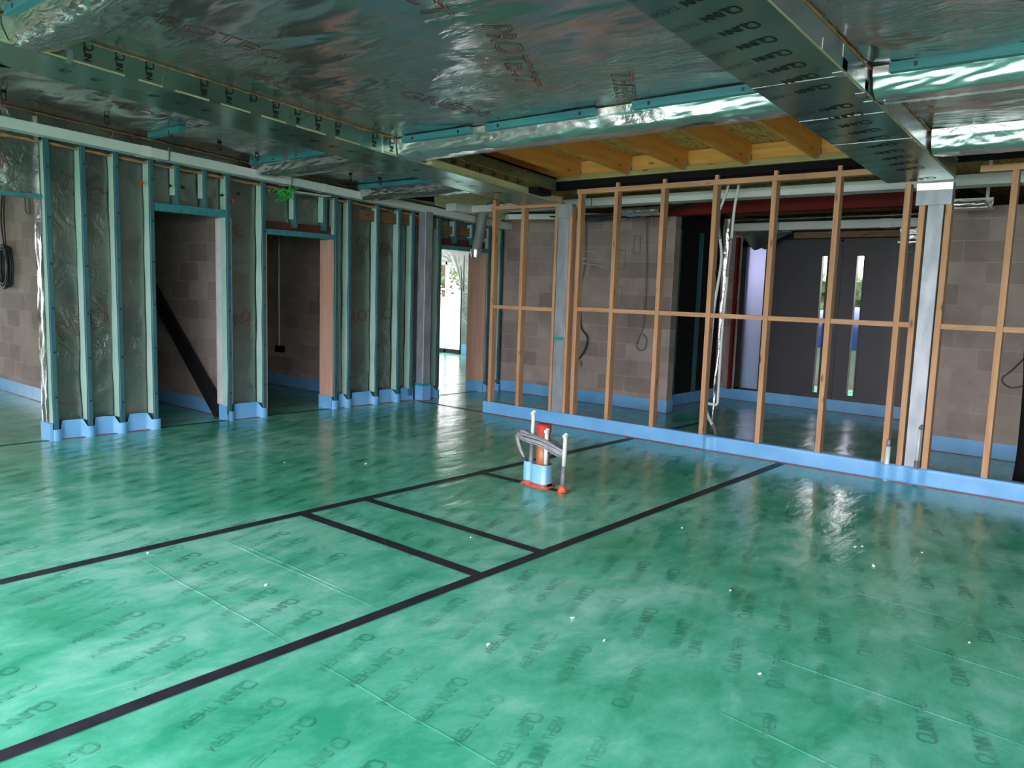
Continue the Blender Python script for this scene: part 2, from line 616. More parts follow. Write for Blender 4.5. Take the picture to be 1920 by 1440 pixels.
# creases in the film
mb = MB()
def crease(p0, p1, wdt=0.006, hgt=0.004, seed=0):
    p0, p1 = Vector(p0), Vector(p1)
    L = (p1 - p0).length
    n = max(4, int(L / 0.12))
    d = (p1 - p0) / L
    s = Vector((-d.y, d.x, 0))
    rows = []
    for i in range(n + 1):
        q = p0 + d * (L * i / n) + s * (noise.noise(Vector((i * 0.35, seed, 0))) * 0.012)
        rows.append(q)
    def fn(u, v):
        q = rows[int(round(u * n))]
        hh = hgt * (0.4 + 0.6 * abs(noise.noise(Vector((u * L * 2, seed + 5, 1))))) if abs(v - 0.5) < 0.01 else 0.0
        e = 1.0 if 0 < u < 1 else 0
        return q + s * ((v - 0.5) * 2 * wdt) + Vector((0, 0, hh * e + 0.0004))
    mb.grid(fn, n, 2, 'green_film')
for i, (a, b) in enumerate([((1.93, 4.40, 0), (1.90, 2.86, 0)), ((2.42, 4.35, 0), (2.42, 2.86, 0)), ((2.46, 4.2, 0), (2.45, 3.1, 0)), ((1.88, 2.6, 0), (1.86, 1.5, 0)),
                            ((2.6, 1.62, 0), (5.6, 1.55, 0)), ((3.3, 2.3, 0), (5.2, 2.02, 0)), ((3.0, 1.95, 0), (3.9, 1.9, 0)), ((4.35, 4.2, 0), (4.3, 2.9, 0)),
                            ((4.4, 1.4, 0), (4.3, 0.1, 0)), ((3.3, 1.3, 0), (3.25, 0.2, 0)), ((3.9, 0.9, 0), (3.8, -0.4, 0)), ((2.7, 1.2, 0), (2.6, 0.4, 0)),
                            ((5.6, 0.9, 0), (5.5, -0.5, 0)), ((1.2, 2.0, 0), (4.6, 2.15, 0)), ((5.6, 3.9, 0), (7.1, 3.6, 0))]):
    crease(a, b, seed=i)
mb.build('film_crease', parent=fl)

# plaster and foam crumbs dropped on the floor
for i, (x, y) in enumerate([(5.2, 1.45), (5.25, 1.42), (4.9, 1.25), (3.0, 2.1), (2.5, 2.2), (3.9, 1.7), (2.2, 3.5), (4.1, 0.6), (3.55, 3.3), (4.4, 5.4), (3.9, 5.9), (5.4, 1.1), (3.1, 1.2), (2.0, 4.4), (2.9, 1.85), (4.75, 2.45)]):
    mb = MB()
    r = rnd.uniform(0.006, 0.013)
    pts = [(x + rnd.uniform(-r, r), y + rnd.uniform(-r, r), 0.0005 + rnd.uniform(0, r)) for _ in range(9)]
    pts += [(x - r, y, 0.0005), (x + r, y, 0.0005), (x, y + r, 0.0005)]
    bm = bmesh.new()
    vs = [bm.verts.new(p) for p in pts]
    bmesh.ops.convex_hull(bm, input=vs)
    for v in [v for v in bm.verts if not v.link_faces]: bm.verts.remove(v)
    bm.verts.index_update()
    mb.poly([v.co[:] for v in bm.verts], 'white_cap', [tuple(v.index for v in f.verts) for f in bm.faces])
    bm.free()
    mb.build('crumb', label='tiny pale crumb of debris lying on the green floor film', cat='debris', group='pale crumbs on the floor')

# ---- roof deck (OSB) over everything
mb = MB()
mb.box(-1.8, 14.4, -4.3, 14.3, ZD, ZD + 0.08, 'osb', S)
structure('ceiling', mb)


# ---- foil ceiling between the boxed beams
def foil_dz(x, y):
    n = noise.noise
    big = n(Vector((x * 0.9, y * 0.7, 3.1))) * 0.026
    mid = n(Vector((x * 3.2 + y * 0.8, y * 1.3, 7.7))) * 0.012
    cr = abs(n(Vector((x * 7.0 + y * 1.5, y * 2.2, 1.3)))) * 0.016
    # gathered folds where the sheet is stapled near the cross timbers
    g = 0.0
    for xb in (5.0, 6.6):
        t = max(0.0, 1 - abs(x - xb + 0.35) / 0.55)
        g += t * abs(n(Vector((x * 14, y * 2.5, 9.0)))) * 0.034
    g2 = max(0, 1 - ((x - 3.9) ** 2 + (y - 3.8) ** 2) / 0.6) * abs(n(Vector((x * 9, y * 6, 2.0)))) * 0.03
    return big + mid + cr + g + g2


def foil_sheet(x0, x1, y0, y1, name='ceiling'):
    mb = MB()
    nu, nv = int((x1 - x0) / 0.05), int((y1 - y0) / 0.07)
    def fn(u, v):
        x, y = x0 + u * (x1 - x0), y0 + v * (y1 - y0)
        e = min(1.0, min(u, 1 - u, v, 1 - v) * 14)
        return (x, y, ZC + S(x) - foil_dz(x, y) * e)
    mb.grid(fn, nu, nv, 'foil')
    return structure(name, mb)


FONT = None


def outline_text(txt, size, place, parent, mat='red_ink', bevel=0.0035, name='printed_lettering', shear=0.0):
    """outlined print: place(x, y) maps the flat text plane to the surface"""
    cu = bpy.data.curves.new('t', 'FONT')
    cu.body = txt
    cu.size = size
    cu.fill_mode = 'NONE'
    cu.bevel_depth = bevel
    cu.bevel_resolution = 0
    cu.resolution_u = 3
    cu.shear = shear
    ob = bpy.data.objects.new('t', cu)
    C.objects.link(ob)
    bpy.context.view_layer.update()
    me = bpy.data.meshes.new_from_object(ob.evaluated_get(bpy.context.evaluated_depsgraph_get()))
    bpy.data.objects.remove(ob)
    for v in me.vertices:
        q = place(v.co.x, v.co.y)
        v.co = Vector(q) + Vector((0, 0, 0))
    # flatten: give a hair of thickness back with the surface normal is not needed
    me.materials.clear()
    me.materials.append(M[mat])
    o = bpy.data.objects.new(name, me)
    C.objects.link(o)
    o.parent = parent
    return o


def ceil_text(sheet, txt, size, x, y, ang, y0=-9, y1=99, x1=99):
    ca, sa = math.cos(ang), math.sin(ang)
    def pl(a, b):
        b = -b  # read from below
        px, py = x + a * ca - b * sa, y + a * sa + b * ca
        return (px, py, ZC + S(px) - foil_dz(px, py) - 0.002)
    return outline_text(txt, size, pl, sheet)


c_mid = foil_sheet(-1.5, 4.95, 2.05, 5.66)
c_left = foil_sheet(-1.5, 6.5, 6.22, 8.2)
c_right = foil_sheet(-1.5, 6.58, -4.0, 1.52)
for (t, s, x, y, a) in [('PROTECT', 0.24, 2.2, 4.9, -0.15), ('PROTECT', 0.24, 3.3, 3.1, 0.5), ('PROTECT', 0.24, 2.1, 3.0, 0.3), ('GREEN', 0.24, 4.0, 4.6, -0.3), ('PROTECT', 0.22, 3.15, 5.35, -0.1), ('THERM', 0.2, 4.3, 2.9, 0.5)]:
    ceil_text(c_mid, t, s, x, y, a)
for (t, s, x, y, a) in [('PROTECT', 0.2, 3.0, 7.2, 0.0), ('GREEN', 0.2, 4.2, 7.9, 0.0), ('PROTECT', 0.2, 2.6, 7.95, 0.0)]:
    ceil_text(c_left, t, s, x, y, a)
for (t, s, x, y, a) in [('PROTECT', 0.24, 4.2, 0.9, -0.9), ('GREEN', 0.24, 4.6, 0.3, -1.2)]:
    ceil_text(c_right, t, s, x, y, a)


# ---- walls
def wall(name, x0, x1, y0, y1, z1, mat, z0=0.0):
    return structure(name, MB().box(x0, x1, y0, y1, z0, z1, mat))


wall('wall_hall', 9.35, 9.50, 5.17, 8.16, 2.66, 'blocks_y')
wall('wall_hall_right', 9.38, 9.53, -4.1, 2.02, 2.60, 'blocks_y')
wall('wall_recess_left', 9.50, 11.6, 5.46, 5.6, 2.85, 'gloom_wall')
wall('wall_recess_right', 9.53, 11.6, 1.88, 2.02, 2.85, 'gloom_wall')
# front wall around the doors
mb = MB()
mb.box(11.56, 11.80, 5.22, 8.4, 0, 2.85, 'blocks_y')
mb.box(11.56, 11.80, -4.1, 2.68, 0, 2.85, 'blocks_y')
mb.box(11.56, 11.80, 2.68, 5.22, 2.44, 2.85, 'gloom_wall')
structure('wall_front', mb)
wall('wall_side_room', 3.62, 3.80, 8.34, 14.0, 3.345, 'blocks_y')
wall('wall_store', 4.76, 4.90, 8.34, 14.0, 3.27, 'blocks_y')
wall('wall_bedroom', 6.95, 7.10, 8.34, 14.0, 3.12, 'blocks_y')
wall('wall_bedroom_back', 4.90, 6.95, 11.6, 11.75, 3.13, 'blocks_x')
wall('wall_store_back', 3.80, 4.76, 13.0, 13.15, 3.28, 'blocks_x')
wall('wall_corridor', 7.95, 8.0, 8.34, 14.0, 2.9, 'gloom_wall')
# corridor end wall with the glazed door
mb = MB()
mb.box(13.8, 14.0, 8.2, 13.35, 0, 2.7, 'foil_wall')
mb.box(13.8, 14.0, 13.35, 14.5, 2.25, 2.7, 'foil_wall')
mb.box(13.8, 14.0, 14.5, 16.0, 0, 2.7, 'foil_wall')
structure('wall_corridor_end', mb)
mb = MB()
mb.box(9.5, 13.8, 8.2, 8.35, 0, 2.7, 'foil_wall')
structure('wall_corridor_side', mb)
mb = MB()
mb.box(3.8, 14.0, 15.9, 16.1, 0, 3.2, 'render_wall')
structure('wall_far', mb)
# back of the side room with its window
mb = MB()
mb.box(-1.6, 1.5, 14.0, 14.2, 0, 3.5, 'render_wall')
mb.box(2.5, 3.8, 14.0, 14.2, 0, 3.4, 'render_wall')
mb.box(1.5, 2.5, 14.0, 14.2, 0, 0.1, 'render_wall')
mb.box(1.5, 2.5, 14.0, 14.2, 2.2, 3.5, 'render_wall')
structure('wall_side_room_back', mb)
# garden side (behind the camera) and right side, with their openings
mb = MB()
mb.box(-1.75, -1.6, 7.0, 16.1, 0, 3.5, 'blocks_y')
mb.box(-1.75, -1.6, -4.1, -3.6, 0, 3.5, 'blocks_y')
mb.box(-1.75, -1.6, -3.6, 7.0, 2.6, 3.5, 'blocks_y')
structure('wall_garden', mb)
mb = MB()
mb.box(-1.6, -0.7, -4.15, -4.0, 0, 3.5, 'blocks_x')
mb.box(1.1, 11.6, -4.15, -4.0, 0, 3.3, 'blocks_x')
mb.box(-0.7, 1.1, -4.15, -4.0, 2.5, 3.5, 'blocks_x')
structure('wall_right', mb)


# chased outlines on the hall block wall
mb = MB()
for (ya, yb, za, zb_) in ((6.12, 5.92, 1.93, 2.18), (5.80, 5.69, 2.14, 2.37), (6.14, 5.95, 1.44, 1.68)):
    for (a0, a1, b0, b1) in ((yb, ya, za, za + 0.012), (yb, ya, zb_, zb_ + 0.012), (ya - 0.012, ya, za, zb_), (yb, yb + 0.012, za, zb_)):
        mb.box(9.3485, 9.3505, a0, a1, b0, b1, 'grey_plastic')
mb.build('chased_outlines', parent=[o for o in C.objects if o.name == 'wall_hall'][0], label='rectangles marked on the blocks')

# ---- blue film upstands on the block walls
def upstand(n, x0, x1, y0, y1, z=0.17):
    mb = MB()
    mb.box(x0, x1, y0, y1, 0.0, z, 'blue_film')
    mb.box(x0 - 0.012, x1 + 0.012, y0 - 0.012, y1 + 0.012, 0.0, 0.006, 'red_edge')
    structure('trim_%d' % n, mb)


upstand(1, 9.335, 9.51, 5.155, 8.17)
upstand(2, 9.365, 9.54, -4.0, 2.03)
upstand(3, 9.51, 11.56, 5.44, 5.475)
upstand(4, 11.53, 11.575, 2.0, 5.45)
upstand(5, 3.605, 3.815, 8.36, 14.0)
upstand(6, 4.745, 4.915, 8.36, 14.0)
upstand(7, 6.935, 7.115, 8.36, 14.0)
upstand(8, 4.92, 6.93, 11.58, 11.61)
upstand(9, 13.775, 13.81, 8.4, 13.3, 0.25)

# ---- outside: ground, the bit of garden seen through the far glazed door
mb = MB()
mb.box(-30, 60, -40, 60, -0.35, -0.06, 'grass')
structure('ground', mb)
mb = MB()
mb.box(14.05, 22, 4, 22, -0.06, -0.02, 'concrete')
mb.box(11.9, 20, -2, 8, -0.058, -0.022, 'concrete')
mb.box(-9, -1.8, -6, 10, -0.06, -0.03, 'concrete')
structure('paving', mb)


def tree(x, y, h, r, label, grp='trees outside the far glazed door'):
    t = empty('garden_tree', (x, y, -0.06), label, 'tree', grp)
    mbt = MB()
    mbt.tube(arc([(x, y, -0.06), (x + 0.05, y, h * 0.3), (x - 0.05, y + 0.05, h * 0.6)], 4), 0.1, 'bark', 8, rads=None)
    mbt.build('trunk', t)
    mbt = MB()
    rr = random.Random(int(x * 10))
    for i in range(1600):
        a, b, c = rr.gauss(0, 1), rr.gauss(0, 1), rr.gauss(0, 1)
        L = math.sqrt(a * a + b * b + c * c)
        q = r * (0.55 + 0.45 * rr.random())
        p = Vector((x + a / L * q, y + b / L * q, h * 0.62 + c / L * q * 0.9))
        s = 0.10
        d1 = Vector((rr.gauss(0, 1), rr.gauss(0, 1), rr.gauss(0, 1))).normalized() * s
        d2 = d1.orthogonal().normalized() * s * 0.6
        mbt.poly([p - d1, p + d2, p + d1, p - d2], 'leaf')
    mbt.build('crown', t)


tree(21.5, 21.8, 4.6, 1.7, 'leafy green tree seen through the upper pane of the far glazed door')
tree(26.5, 24.6, 5.0, 1.8, 'leafy green tree farther back, beside the first tree beyond the glazed door')
mb = MB()
mb.box(19.5, 19.7, 17.5, 22, -0.06, 1.3, 'white_paint')
mb.build('garden_wall', label='pale low garden wall outside, seen through the far glazed door', cat='wall')
mb = MB()
mb.grid(lambda u, v: (15.5 + 0.9 * math.sin(v * PI) * 0 + (v - 0.5) * 1.2, 4.1 + u * 1.3, -0.02 + 1.25 * (math.sin(PI * min(max(v, 0.0), 1.0)) ** 0.35) * (0.85 + 0.15 * math.sin(u * PI)) + 0.03 * noise.noise(Vector((u * 5, v * 5, 0)))), 24, 24, 'blue_sheet')
for i in range(len(mb.v)):
    v_ = mb.v[i]
    mb.v[i] = (v_[0], v_[1], 0.72 + v_[2] * 0.62)
sk = empty('sheeted_stack', (15.5, 4.7, -0.03), 'blue sheeted stack outside, seen through the narrow slot window of the front door', 'stack')
MB().box(14.95, 16.05, 4.15, 5.35, -0.03, 0.74, 'render_wall').build('block_pack', sk)
mb.build('sheet', sk, label='blue sheet')

# hedge facing the front doors
mb = MB()
rr = random.Random(77)
for i in range(2600):
    p = Vector((17.4 + rr.uniform(-0.3, 0.5), rr.uniform(-1, 9), rr.uniform(-0.05, 2.15)))
    d1 = Vector((rr.gauss(0, 1), rr.gauss(0, 1), rr.gauss(0, 1))).normalized() * 0.14
    d2 = d1.orthogonal().normalized() * 0.09
    mb.poly([p - d1, p + d2, p + d1, p - d2], 'leaf')
mb.box(17.5, 17.7, -1, 9, -0.05, 2.0, 'leaf')
mb.build('hedge', label='dark green hedge outside, glimpsed through the slot windows of the front doors', cat='hedge')

# ---- front doors
d = empty('door_1', (11.56, 3.3, 0), kind='structure')
mb = MB()
def leaf(mb, y0, y1, s0, s1):
    x0, x1 = 11.56, 11.63
    mb.box(x0, x1, y0, s0, 0.10, 2.42, 'dark_door')
    mb.box(x0, x1, s1, y1, 0.10, 2.42, 'dark_door')
    mb.box(x0, x1, s0, s1, 0.10, 0.25, 'dark_door')
    mb.box(x0, x1, s0, s1, 2.22, 2.42, 'dark_door')
    # cover strips round the slot
    mb.box(x0 - 0.008, x0, s0 - 0.02, s0, 0.22, 2.25, 'dark_frame')
    mb.box(x0 - 0.008, x0, s1, s1 + 0.02, 0.22, 2.25, 'dark_frame')
leaf(mb, 2.80, 3.72, 3.43, 3.52)
mb.build('door_leaf', d)
mb = MB()
leaf(mb, 3.86, 4.74, 3.93, 4.00)
mb.build('door_leaf', d)
mb = MB()
for y0, y1 in ((2.70, 2.80), (3.72, 3.75), (3.83, 3.86), (4.74, 4.80)):
    mb.box(11.55, 11.66, y0, y1, 0.06, 2.45, 'dark_frame')
mb.box(11.55, 11.66, 2.70, 4.80, 2.42, 2.46, 'dark_frame')
mb.box(11.555, 11.64, 3.75, 3.83, 0.06, 2.42, 'dark_door')
mb.box(11.55, 11.66, 2.70, 4.80, 0.0, 0.10, 'dark_frame')
mb.build('door_frame', d)
for y0, y1 in ((3.43, 3.52), (3.93, 4.00)):
    MB().box(11.60, 11.606, y0, y1, 0.25, 2.22, 'glass').build('slot_pane', d)
h = MB()
h.tube([(11.55, 3.80, 1.20), (11.535, 3.80, 1.20)], 0.024, 'chrome', 14)
h.tube([(11.55, 3.80, 1.12), (11.535, 3.80, 1.12)], 0.024, 'chrome', 14)
h.tube([(11.54, 3.80, 1.20), (11.50, 3.80, 1.20), (11.50, 3.78, 1.20)], 0.008, 'chrome', 8)
h.build('door_handle', d, label='round chrome lock plates')
# frosted sidelight
wdo = empty('window_1', (11.56, 5.0, 0), kind='structure')
mb = MB()
mb.box(11.55, 11.66, 4.80, 4.84, 0.1, 2.45, 'dark_frame')
mb.box(11.55, 11.66, 5.14, 5.22, 0.1, 2.45, 'dark_frame')
mb.box(11.55, 11.66, 4.80, 5.22, 2.36, 2.46, 'dark_frame')
mb.box(11.55, 11.66, 4.80, 5.22, 0.0, 0.2, 'dark_frame')
mb.build('window_frame', wdo)
MB().box(11.60, 11.606, 4.84, 5.14, 0.2, 2.36, 'frosted_glass').build('frosted_pane', wdo)

# far glazed door in the corridor end
d2 = empty('door_2', (13.8, 13.9, 0), kind='structure')
mb = MB()
for y0, y1 in ((13.35, 13.42), (14.43, 14.5), (13.90, 13.96)):
    mb.box(13.82, 13.90, y0, y1, 0.0, 2.25, 'dark_frame' if y0 < 13.4 else 'white_paint')
mb.box(13.82, 13.90, 13.35, 14.5, 2.18, 2.25, 'white_paint')
mb.box(13.82, 13.90, 13.35, 14.5, 0.0, 0.10, 'dark_frame')
mb.box(13.83, 13.89, 13.40, 14.45, 1.55, 1.60, 'white_paint')
mb.build('door_frame', d2)
MB().box(13.855, 13.861, 13.42, 14.43, 0.1, 2.18, 'glass').build('pane', d2)
mb = MB()
def drape(u, v):
    y = 13.30 + u * 0.5 * (0.25 + 0.75 * v ** 2)
    return (13.786 + 0.013 * math.sin(u * 9), y, 1.55 + v * 0.85)
mb.grid(drape, 12, 10, 'foil_wall')
mb.build('loose_foil_flap', label='torn flap of silver foil hanging over the top of the far glazed door', cat='foil')

# ================================================================== BOXED BEAMS
def boxed_beam(name, y0, y1, x0, x1, zb, label, face_y, text_under, text_side, tape, gaps):
    """steel wrapped in foil-faced boards; y0 is the side nearest the camera"""
    t = empty(name, ((x0 + x1) / 2, (y0 + y1) / 2, zb), label, 'beam', 'board-boxed ceiling beams')
    top = ZC + 0.12
    MB().box(x0, x1, y0, y1, zb, zb + 0.004, 'board_face', S).build('underside_board', t)
    mb = MB()
    mb.box(x0, x1, y0, y0 + 0.004, zb + 0.018, top, 'board_face' if text_side else 'foil_tape', S)
    mb.box(x0, x1, y0 + 0.0, y0 + 0.01, top - 0.02, top, 'board_face', S)
    mb.build('side_board', t)
    MB().box(x0, x1, y1 - 0.004, y1, zb + 0.004, top, 'board_face', S).build('side_board', t)
    MB().box(x0, x1, y0 - 0.001, y0 + 0.02, zb + 0.0042, zb + 0.0175, 'foam_edge', S).build('foam_edge', t, label='pale yellow cut foam edge of the board')
    mb = MB()
    mb.box(x0, x1, y1 - 0.02, y1 + 0.001, zb + 0.0042, zb + 0.02, 'foam_edge', S)
    mb.build('foam_edge', t)
    # orange foam bead where side meets the ceiling
    mb = MB()
    n = int((x1 - x0) / 0.05)
    rr = random.Random(len(label))
    pth, rad = [], []
    for i in range(n + 1):
        x = x0 + (x1 - x0) * i / n
        pth.append((x, y0 - 0.004 + rr.uniform(-0.002, 0.002), ZC + S(x) - 0.012 + rr.uniform(-0.003, 0.003)))
        rad.append(rr.uniform(0.002, 0.008))
    mb.tube(pth, 0.005, 'foam_bead', 6, rads=rad)
    mb.build('foam_bead', t)
    # lettering
    if text_under:
        mb = MB()
        x = x0 + 0.12
        k = 0
        while x < x1 - 0.1:
            if k % 11 != 9:
                letters(mb, 'black_ink', (x, text_under, zb + S(x) - 0.0015), (0.26, 0.966, -0.26 * FALL), (0.966, -0.26, -0.966 * FALL), 0.068, 'QUINN therm', lambda p: y0 < p.y < y1 - 0.004, wd=0.15, thin=0.045)
            x += 0.2
            k += 1
        mb.build('printed_lettering', t, label='black lettering printed across the underside')
    if text_side:
        mb = MB()
        x = x0 + 0.10
        k = 0
        while x < x1 - 0.6:
            if rr.random() > 0.15:
                zt = ZC + S(x) - 0.012
                letters(mb, 'black_ink', (x, y0 - 0.0015, zt), (0, 0, -1), (1, 0, 0), 0.052, 'QUINN', lambda p: zb + S(p.x) + 0.03 < p.z < ZC + S(p.x) - 0.006, wd=0.19)
            x += 0.2015
            k += 1
        mb.build('printed_lettering', t, label='black lettering running down the side')
        mb = MB()
        x = x0 + 0.05
        while x < x1 - 0.6:
            if rr.random() > 0.3:
                letters(mb, 'black_ink', (x, y0 + 0.22, zb + S(x) - 0.0012), (0, 1, 0), (1, 0, -FALL), 0.05, 'QUI', lambda p: True, wd=0.16)
            x += 0.2015
        mb.build('printed_lettering', t)
    # foil tape strips
    for (xa, xb, kind) in tape:
        mb = MB()
        if kind == 'v':
            mb.box(xa, xb, y0 - 0.003, y0, zb + 0.0, ZC - 0.01, 'foil_tape', S)
            mb.box(xa, xb, y0 - 0.003, y0 + 0.05, zb - 0.002, zb, 'foil_tape', S)
        elif kind == 'g':
            mb.box(xa, xb, y0 - 0.003, y0, zb + 0.0, zb + 0.09, 'board_face', S)
        elif kind == 'u':
            mb.box(xa, xb, y0, y1, zb - 0.0015, zb, 'foil_tape', S)
        else:
            mb.box(xa, xb, y0 - 0.003, y0, zb + 0.018, zb + 0.075, 'foil_tape', S)
        mb.build('foil_tape', t)
    return t


b1tape = [(2.31, 2.345, 'v'), (2.34, 2.49, 'g'), (2.57, 2.57 + .01, 'g')]
gx = [2.53, 2.79, 3.14, 3.48, 3.80, 4.19, 4.55]
b1tape = [(x - 0.045, x + 0.045, 'g') for x in gx] + [(2.12, 2.155, 'v'), (4.75, 4.77, 'v'), (5.0, 5.02, 'v')]
boxed_beam('boxed_beam', 5.65, 6.22, -1.5, 7.36, ZB, 'foil-board boxed beam along the left, lettering down its side, yellow dashes of foam edge', 5.65, None, True, b1tape, gx)
b2tape = [(4.46, 4.54, 'v'), (4.86, 4.92, 'v'), (5.03, 5.06, 'v'), (4.15, 5.2, 'l'), (5.35, 6.3, 'l'), (6.55, 7.3, 'l'), (4.52, 4.535, 'u'), (5.28, 5.295, 'u'), (5.95, 5.965, 'u')]
boxed_beam('boxed_beam', 1.52, 2.05, -1.5, 7.36, ZB, 'foil-board boxed beam at the right, rows of black lettering across its underside', 1.52, 1.66, False, b2tape, [])


# ---- cross beams wrapped in crumpled foil
def cross_beam(x0, y0, y1, label, battens, text=None, seed=0, face='foil_bright'):
    zc, zb = ZC + S(x0), ZB + S(x0)
    t = empty('wrapped_cross_beam', (x0 + 0.12, (y0 + y1) / 2, zb), label, 'beam', 'foil-wrapped cross beams')
    prof = [(-0.05, zc - 0.005), (-0.045, zc - 0.055), (-0.036, zb + 0.085), (-0.028, zb + 0.05), (-0.018, zb + 0.022), (0.02, zb - 0.004), (0.12, zb - 0.010), (0.28, zb + 0.012), (0.31, zb + 0.04), (0.32, zc)]
    n = max(10, int((y1 - y0) / 0.022))
    def fn(u, v):
        y = y0 + v * (y1 - y0)
        f = u * (len(prof) - 1)
        i = min(int(f), len(prof) - 2)
        a = f - i
        px = prof[i][0] * (1 - a) + prof[i + 1][0] * a
        pz = prof[i][1] * (1 - a) + prof[i + 1][1] * a
        w_ = math.sin(u * PI)
        k1 = noise.noise(Vector((y * 1.7, u * 1.5, seed)))
        k2 = noise.noise(Vector((y * 9 + u * 3, u * 4, seed + 3)))
        k3 = abs(noise.noise(Vector((y * 5 - u * 6, u * 7, seed + 8))))
        px += w_ * (0.022 * k1 + 0.007 * k2 + 0.014 * k3)
        pz += w_ * (0.020 * k1 - 0.010 * abs(k2) + 0.012 * k3)
        return (x0 + px, y, pz)
    mb = MB()
    mb.grid(fn, 27, n, face)
    mb.build('foil_wrap', t)
    for a, b in battens:
        mb = MB()
        mb.box(x0 - 0.095, x0 - 0.035, a, b, zc - 0.058, zc - 0.004, 'teal_timber_flat')
        bt = mb.build('batten', t, label='teal-green treated timber batten')
        for q in (a + 0.12, b - 0.15):
            MB().box(x0 - 0.097, x0 - 0.095, q, q + 0.02, zc - 0.045, zc - 0.02, 'dark_frame').build('fixing_mark', bt)
    if text:
        for (tx, sz, ty) in text:
            def pl(a, b, ty=ty):
                yy = ty - a
                uu = 0.22 + (0.11 - b) / 0.2 * 0.36
                p = Vector(fn(min(max(uu, 0.02), 0.9), (yy - y0) / (y1 - y0)))
                return p + Vector((-0.004, 0, -0.001))
            outline_text(tx, sz, pl, t, bevel=0.002)
    return t


cross_beam(4.97, 2.06, 5.64, 'crumpled foil cross beam spanning between the two boxed beams, in front of bare rafters', [(4.68, 5.52), (3.42, 4.50), (2.14, 3.10)], [('THERM', 0.12, 2.95), ('PROTECT', 0.11, 4.3)], 1)
cross_beam(4.97, -3.9, 1.50, 'smooth bulging foil cross beam right of the lettered boxed beam', [(-3.8, 1.40)], [('PROTECT', 0.2, 1.35)], 2)
cross_beam(6.42, -3.9, 1.50, 'foil cross beam at the far right, touching the stud frame head', [], [('GREEN', 0.17, 1.25), ('PROTECT', 0.12, 0.9)], 3)
cross_beam(4.97, 6.23, 8.10, 'foil cross beam left of the yellow-edged boxed beam, above the second doorway', [(7.45, 8.05), (6.3, 7.3)], None, 4, 'foil')
cross_beam(6.42, 6.23, 8.05, 'short foil cross beam near the flexible duct at the far left corner', [(6.4, 7.95)], None, 5, 'foil')
cross_beam(1.80, 5.0 - 2.9, 5.64, 'foil cross beam nearest the camera, at the top left corner', [(4.2, 5.45), (2.3, 3.9)], None, 6, 'foil')
cross_beam(1.80, 6.23, 8.1, 'foil cross beam at the left edge of the photo, above the white duct', [], None, 7, 'foil')

# crumpled foil knot hanging at the corner of the right boxed beam
mb = MB()
def knot(u, v):
    a = u * 2 * PI
    r = 0.10 * (0.6 + 0.4 * math.sin(v * PI)) + 0.02 * noise.noise(Vector((u * 8, v * 6, 0)))
    return (5.12 + r * math.cos(a), 1.46 + 0.6 * r * math.sin(a), ZB + S(5.1) + 0.01 + v * 0.20 + 0.012 * noise.noise(Vector((u * 11, v * 9, 4))))
mb.grid(knot, 30, 16, 'foil_bright')
mb.build('foil_gather', label='bunched silver foil where the right cross beam meets the lettered boxed beam', cat='foil')
mb = MB()
mb.tube(arc([(6.40, 1.47, ZC + S(6.4) - 0.01), (6.46, 1.44, ZC + S(6.4) - 0.08), (6.50, 1.46, ZB + S(6.5) + 0.01)], 4), 0.025, 'foam_bead', 8)
mb.build('foam_fill', label='brown expanding foam run in the corner of the right boxed beam and far cross beam', cat='foam')

# ================================================================== RAFTERS beyond the middle bay
r0 = None
rl = ['exposed rafter ending nearest the yellow-edged boxed beam', 'second exposed rafter from the left boxed beam', 'third exposed rafter from the left boxed beam',
      'third exposed rafter from the right boxed beam', 'second exposed rafter from the right boxed beam', 'exposed rafter nearest the right boxed beam']
for i, ye in enumerate((6.13, 5.45, 4.77, 4.09, 3.40, 2.72)):
    if i == 0:
        r0 = empty('rafter', (7.53, ye, 2.95), 'golden timber ' + rl[0], 'rafter', 'exposed rafters')
        MB().box(5.1, 7.53, ye - 0.0225, ye + 0.0225, ZD - 0.21, ZD - 0.001, 'joist_x', S).build('joist', r0)
        jo = r0.children[0]
        mb = MB()
        mb.box(7.49, 7.528, ye - 0.030, ye - 0.0228, 2.89, 2.98, 'galvanised')
        mb.box(7.49, 7.528, ye + 0.0228, ye + 0.030, 2.89, 2.98, 'galvanised')
        mb.box(7.49, 7.528, ye - 0.030, ye + 0.030, 2.878, 2.886, 'galvanised')
        mb.build('joist_hanger', jo, label='galvanised steel joist hanger')
    else:
        copy_thing(r0, (0, ye - 6.13, 0), 'golden timber ' + rl[i])
mb = MB()
mb.box(7.535, 7.58, 2.06, 6.6, 2.93, ZD - 0.016, 'rim_y')
mb.build('rim_board', label='long golden timber board closing the rafter ends', cat='timber')
mb = MB()
mb.box(7.50, 7.60, 2.06, 6.6, 2.872, 2.928, 'plate_green')
mb.build('wall_plate', label='greenish yellow plate running under the rim board', cat='timber')
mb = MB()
mb.box(7.60, 7.64, -3.9, 6.6, 2.78, 2.90, 'black_matt')  # black boxes stand in for the shaded gap above the frame head
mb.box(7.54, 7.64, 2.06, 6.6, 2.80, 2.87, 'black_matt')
mb.build('black_gap_strip', label='black strip standing in for the dark gap between rafter plate and stud frame head', cat='gap')

# yellow board offcut on top of left beam, beyond the cross beam
mb = MB()
mb.box(5.3, 7.36, 5.56, 5.648, ZB + 0.004, ZB + 0.055, 'foam_edge', S)
mb.build('insulation_strip', label='pale yellow insulation strip along the left boxed beam past the crumpled foil', cat='insulation')
mb = MB()
mb.box(6.75, 6.98, 5.42, 5.56, ZB + 0.0, ZB + 0.06, 'black_matt', S)
mb.build('black_offcut', label='black block-shaped end tucked at the end of the yellow insulation strip', cat='offcut')

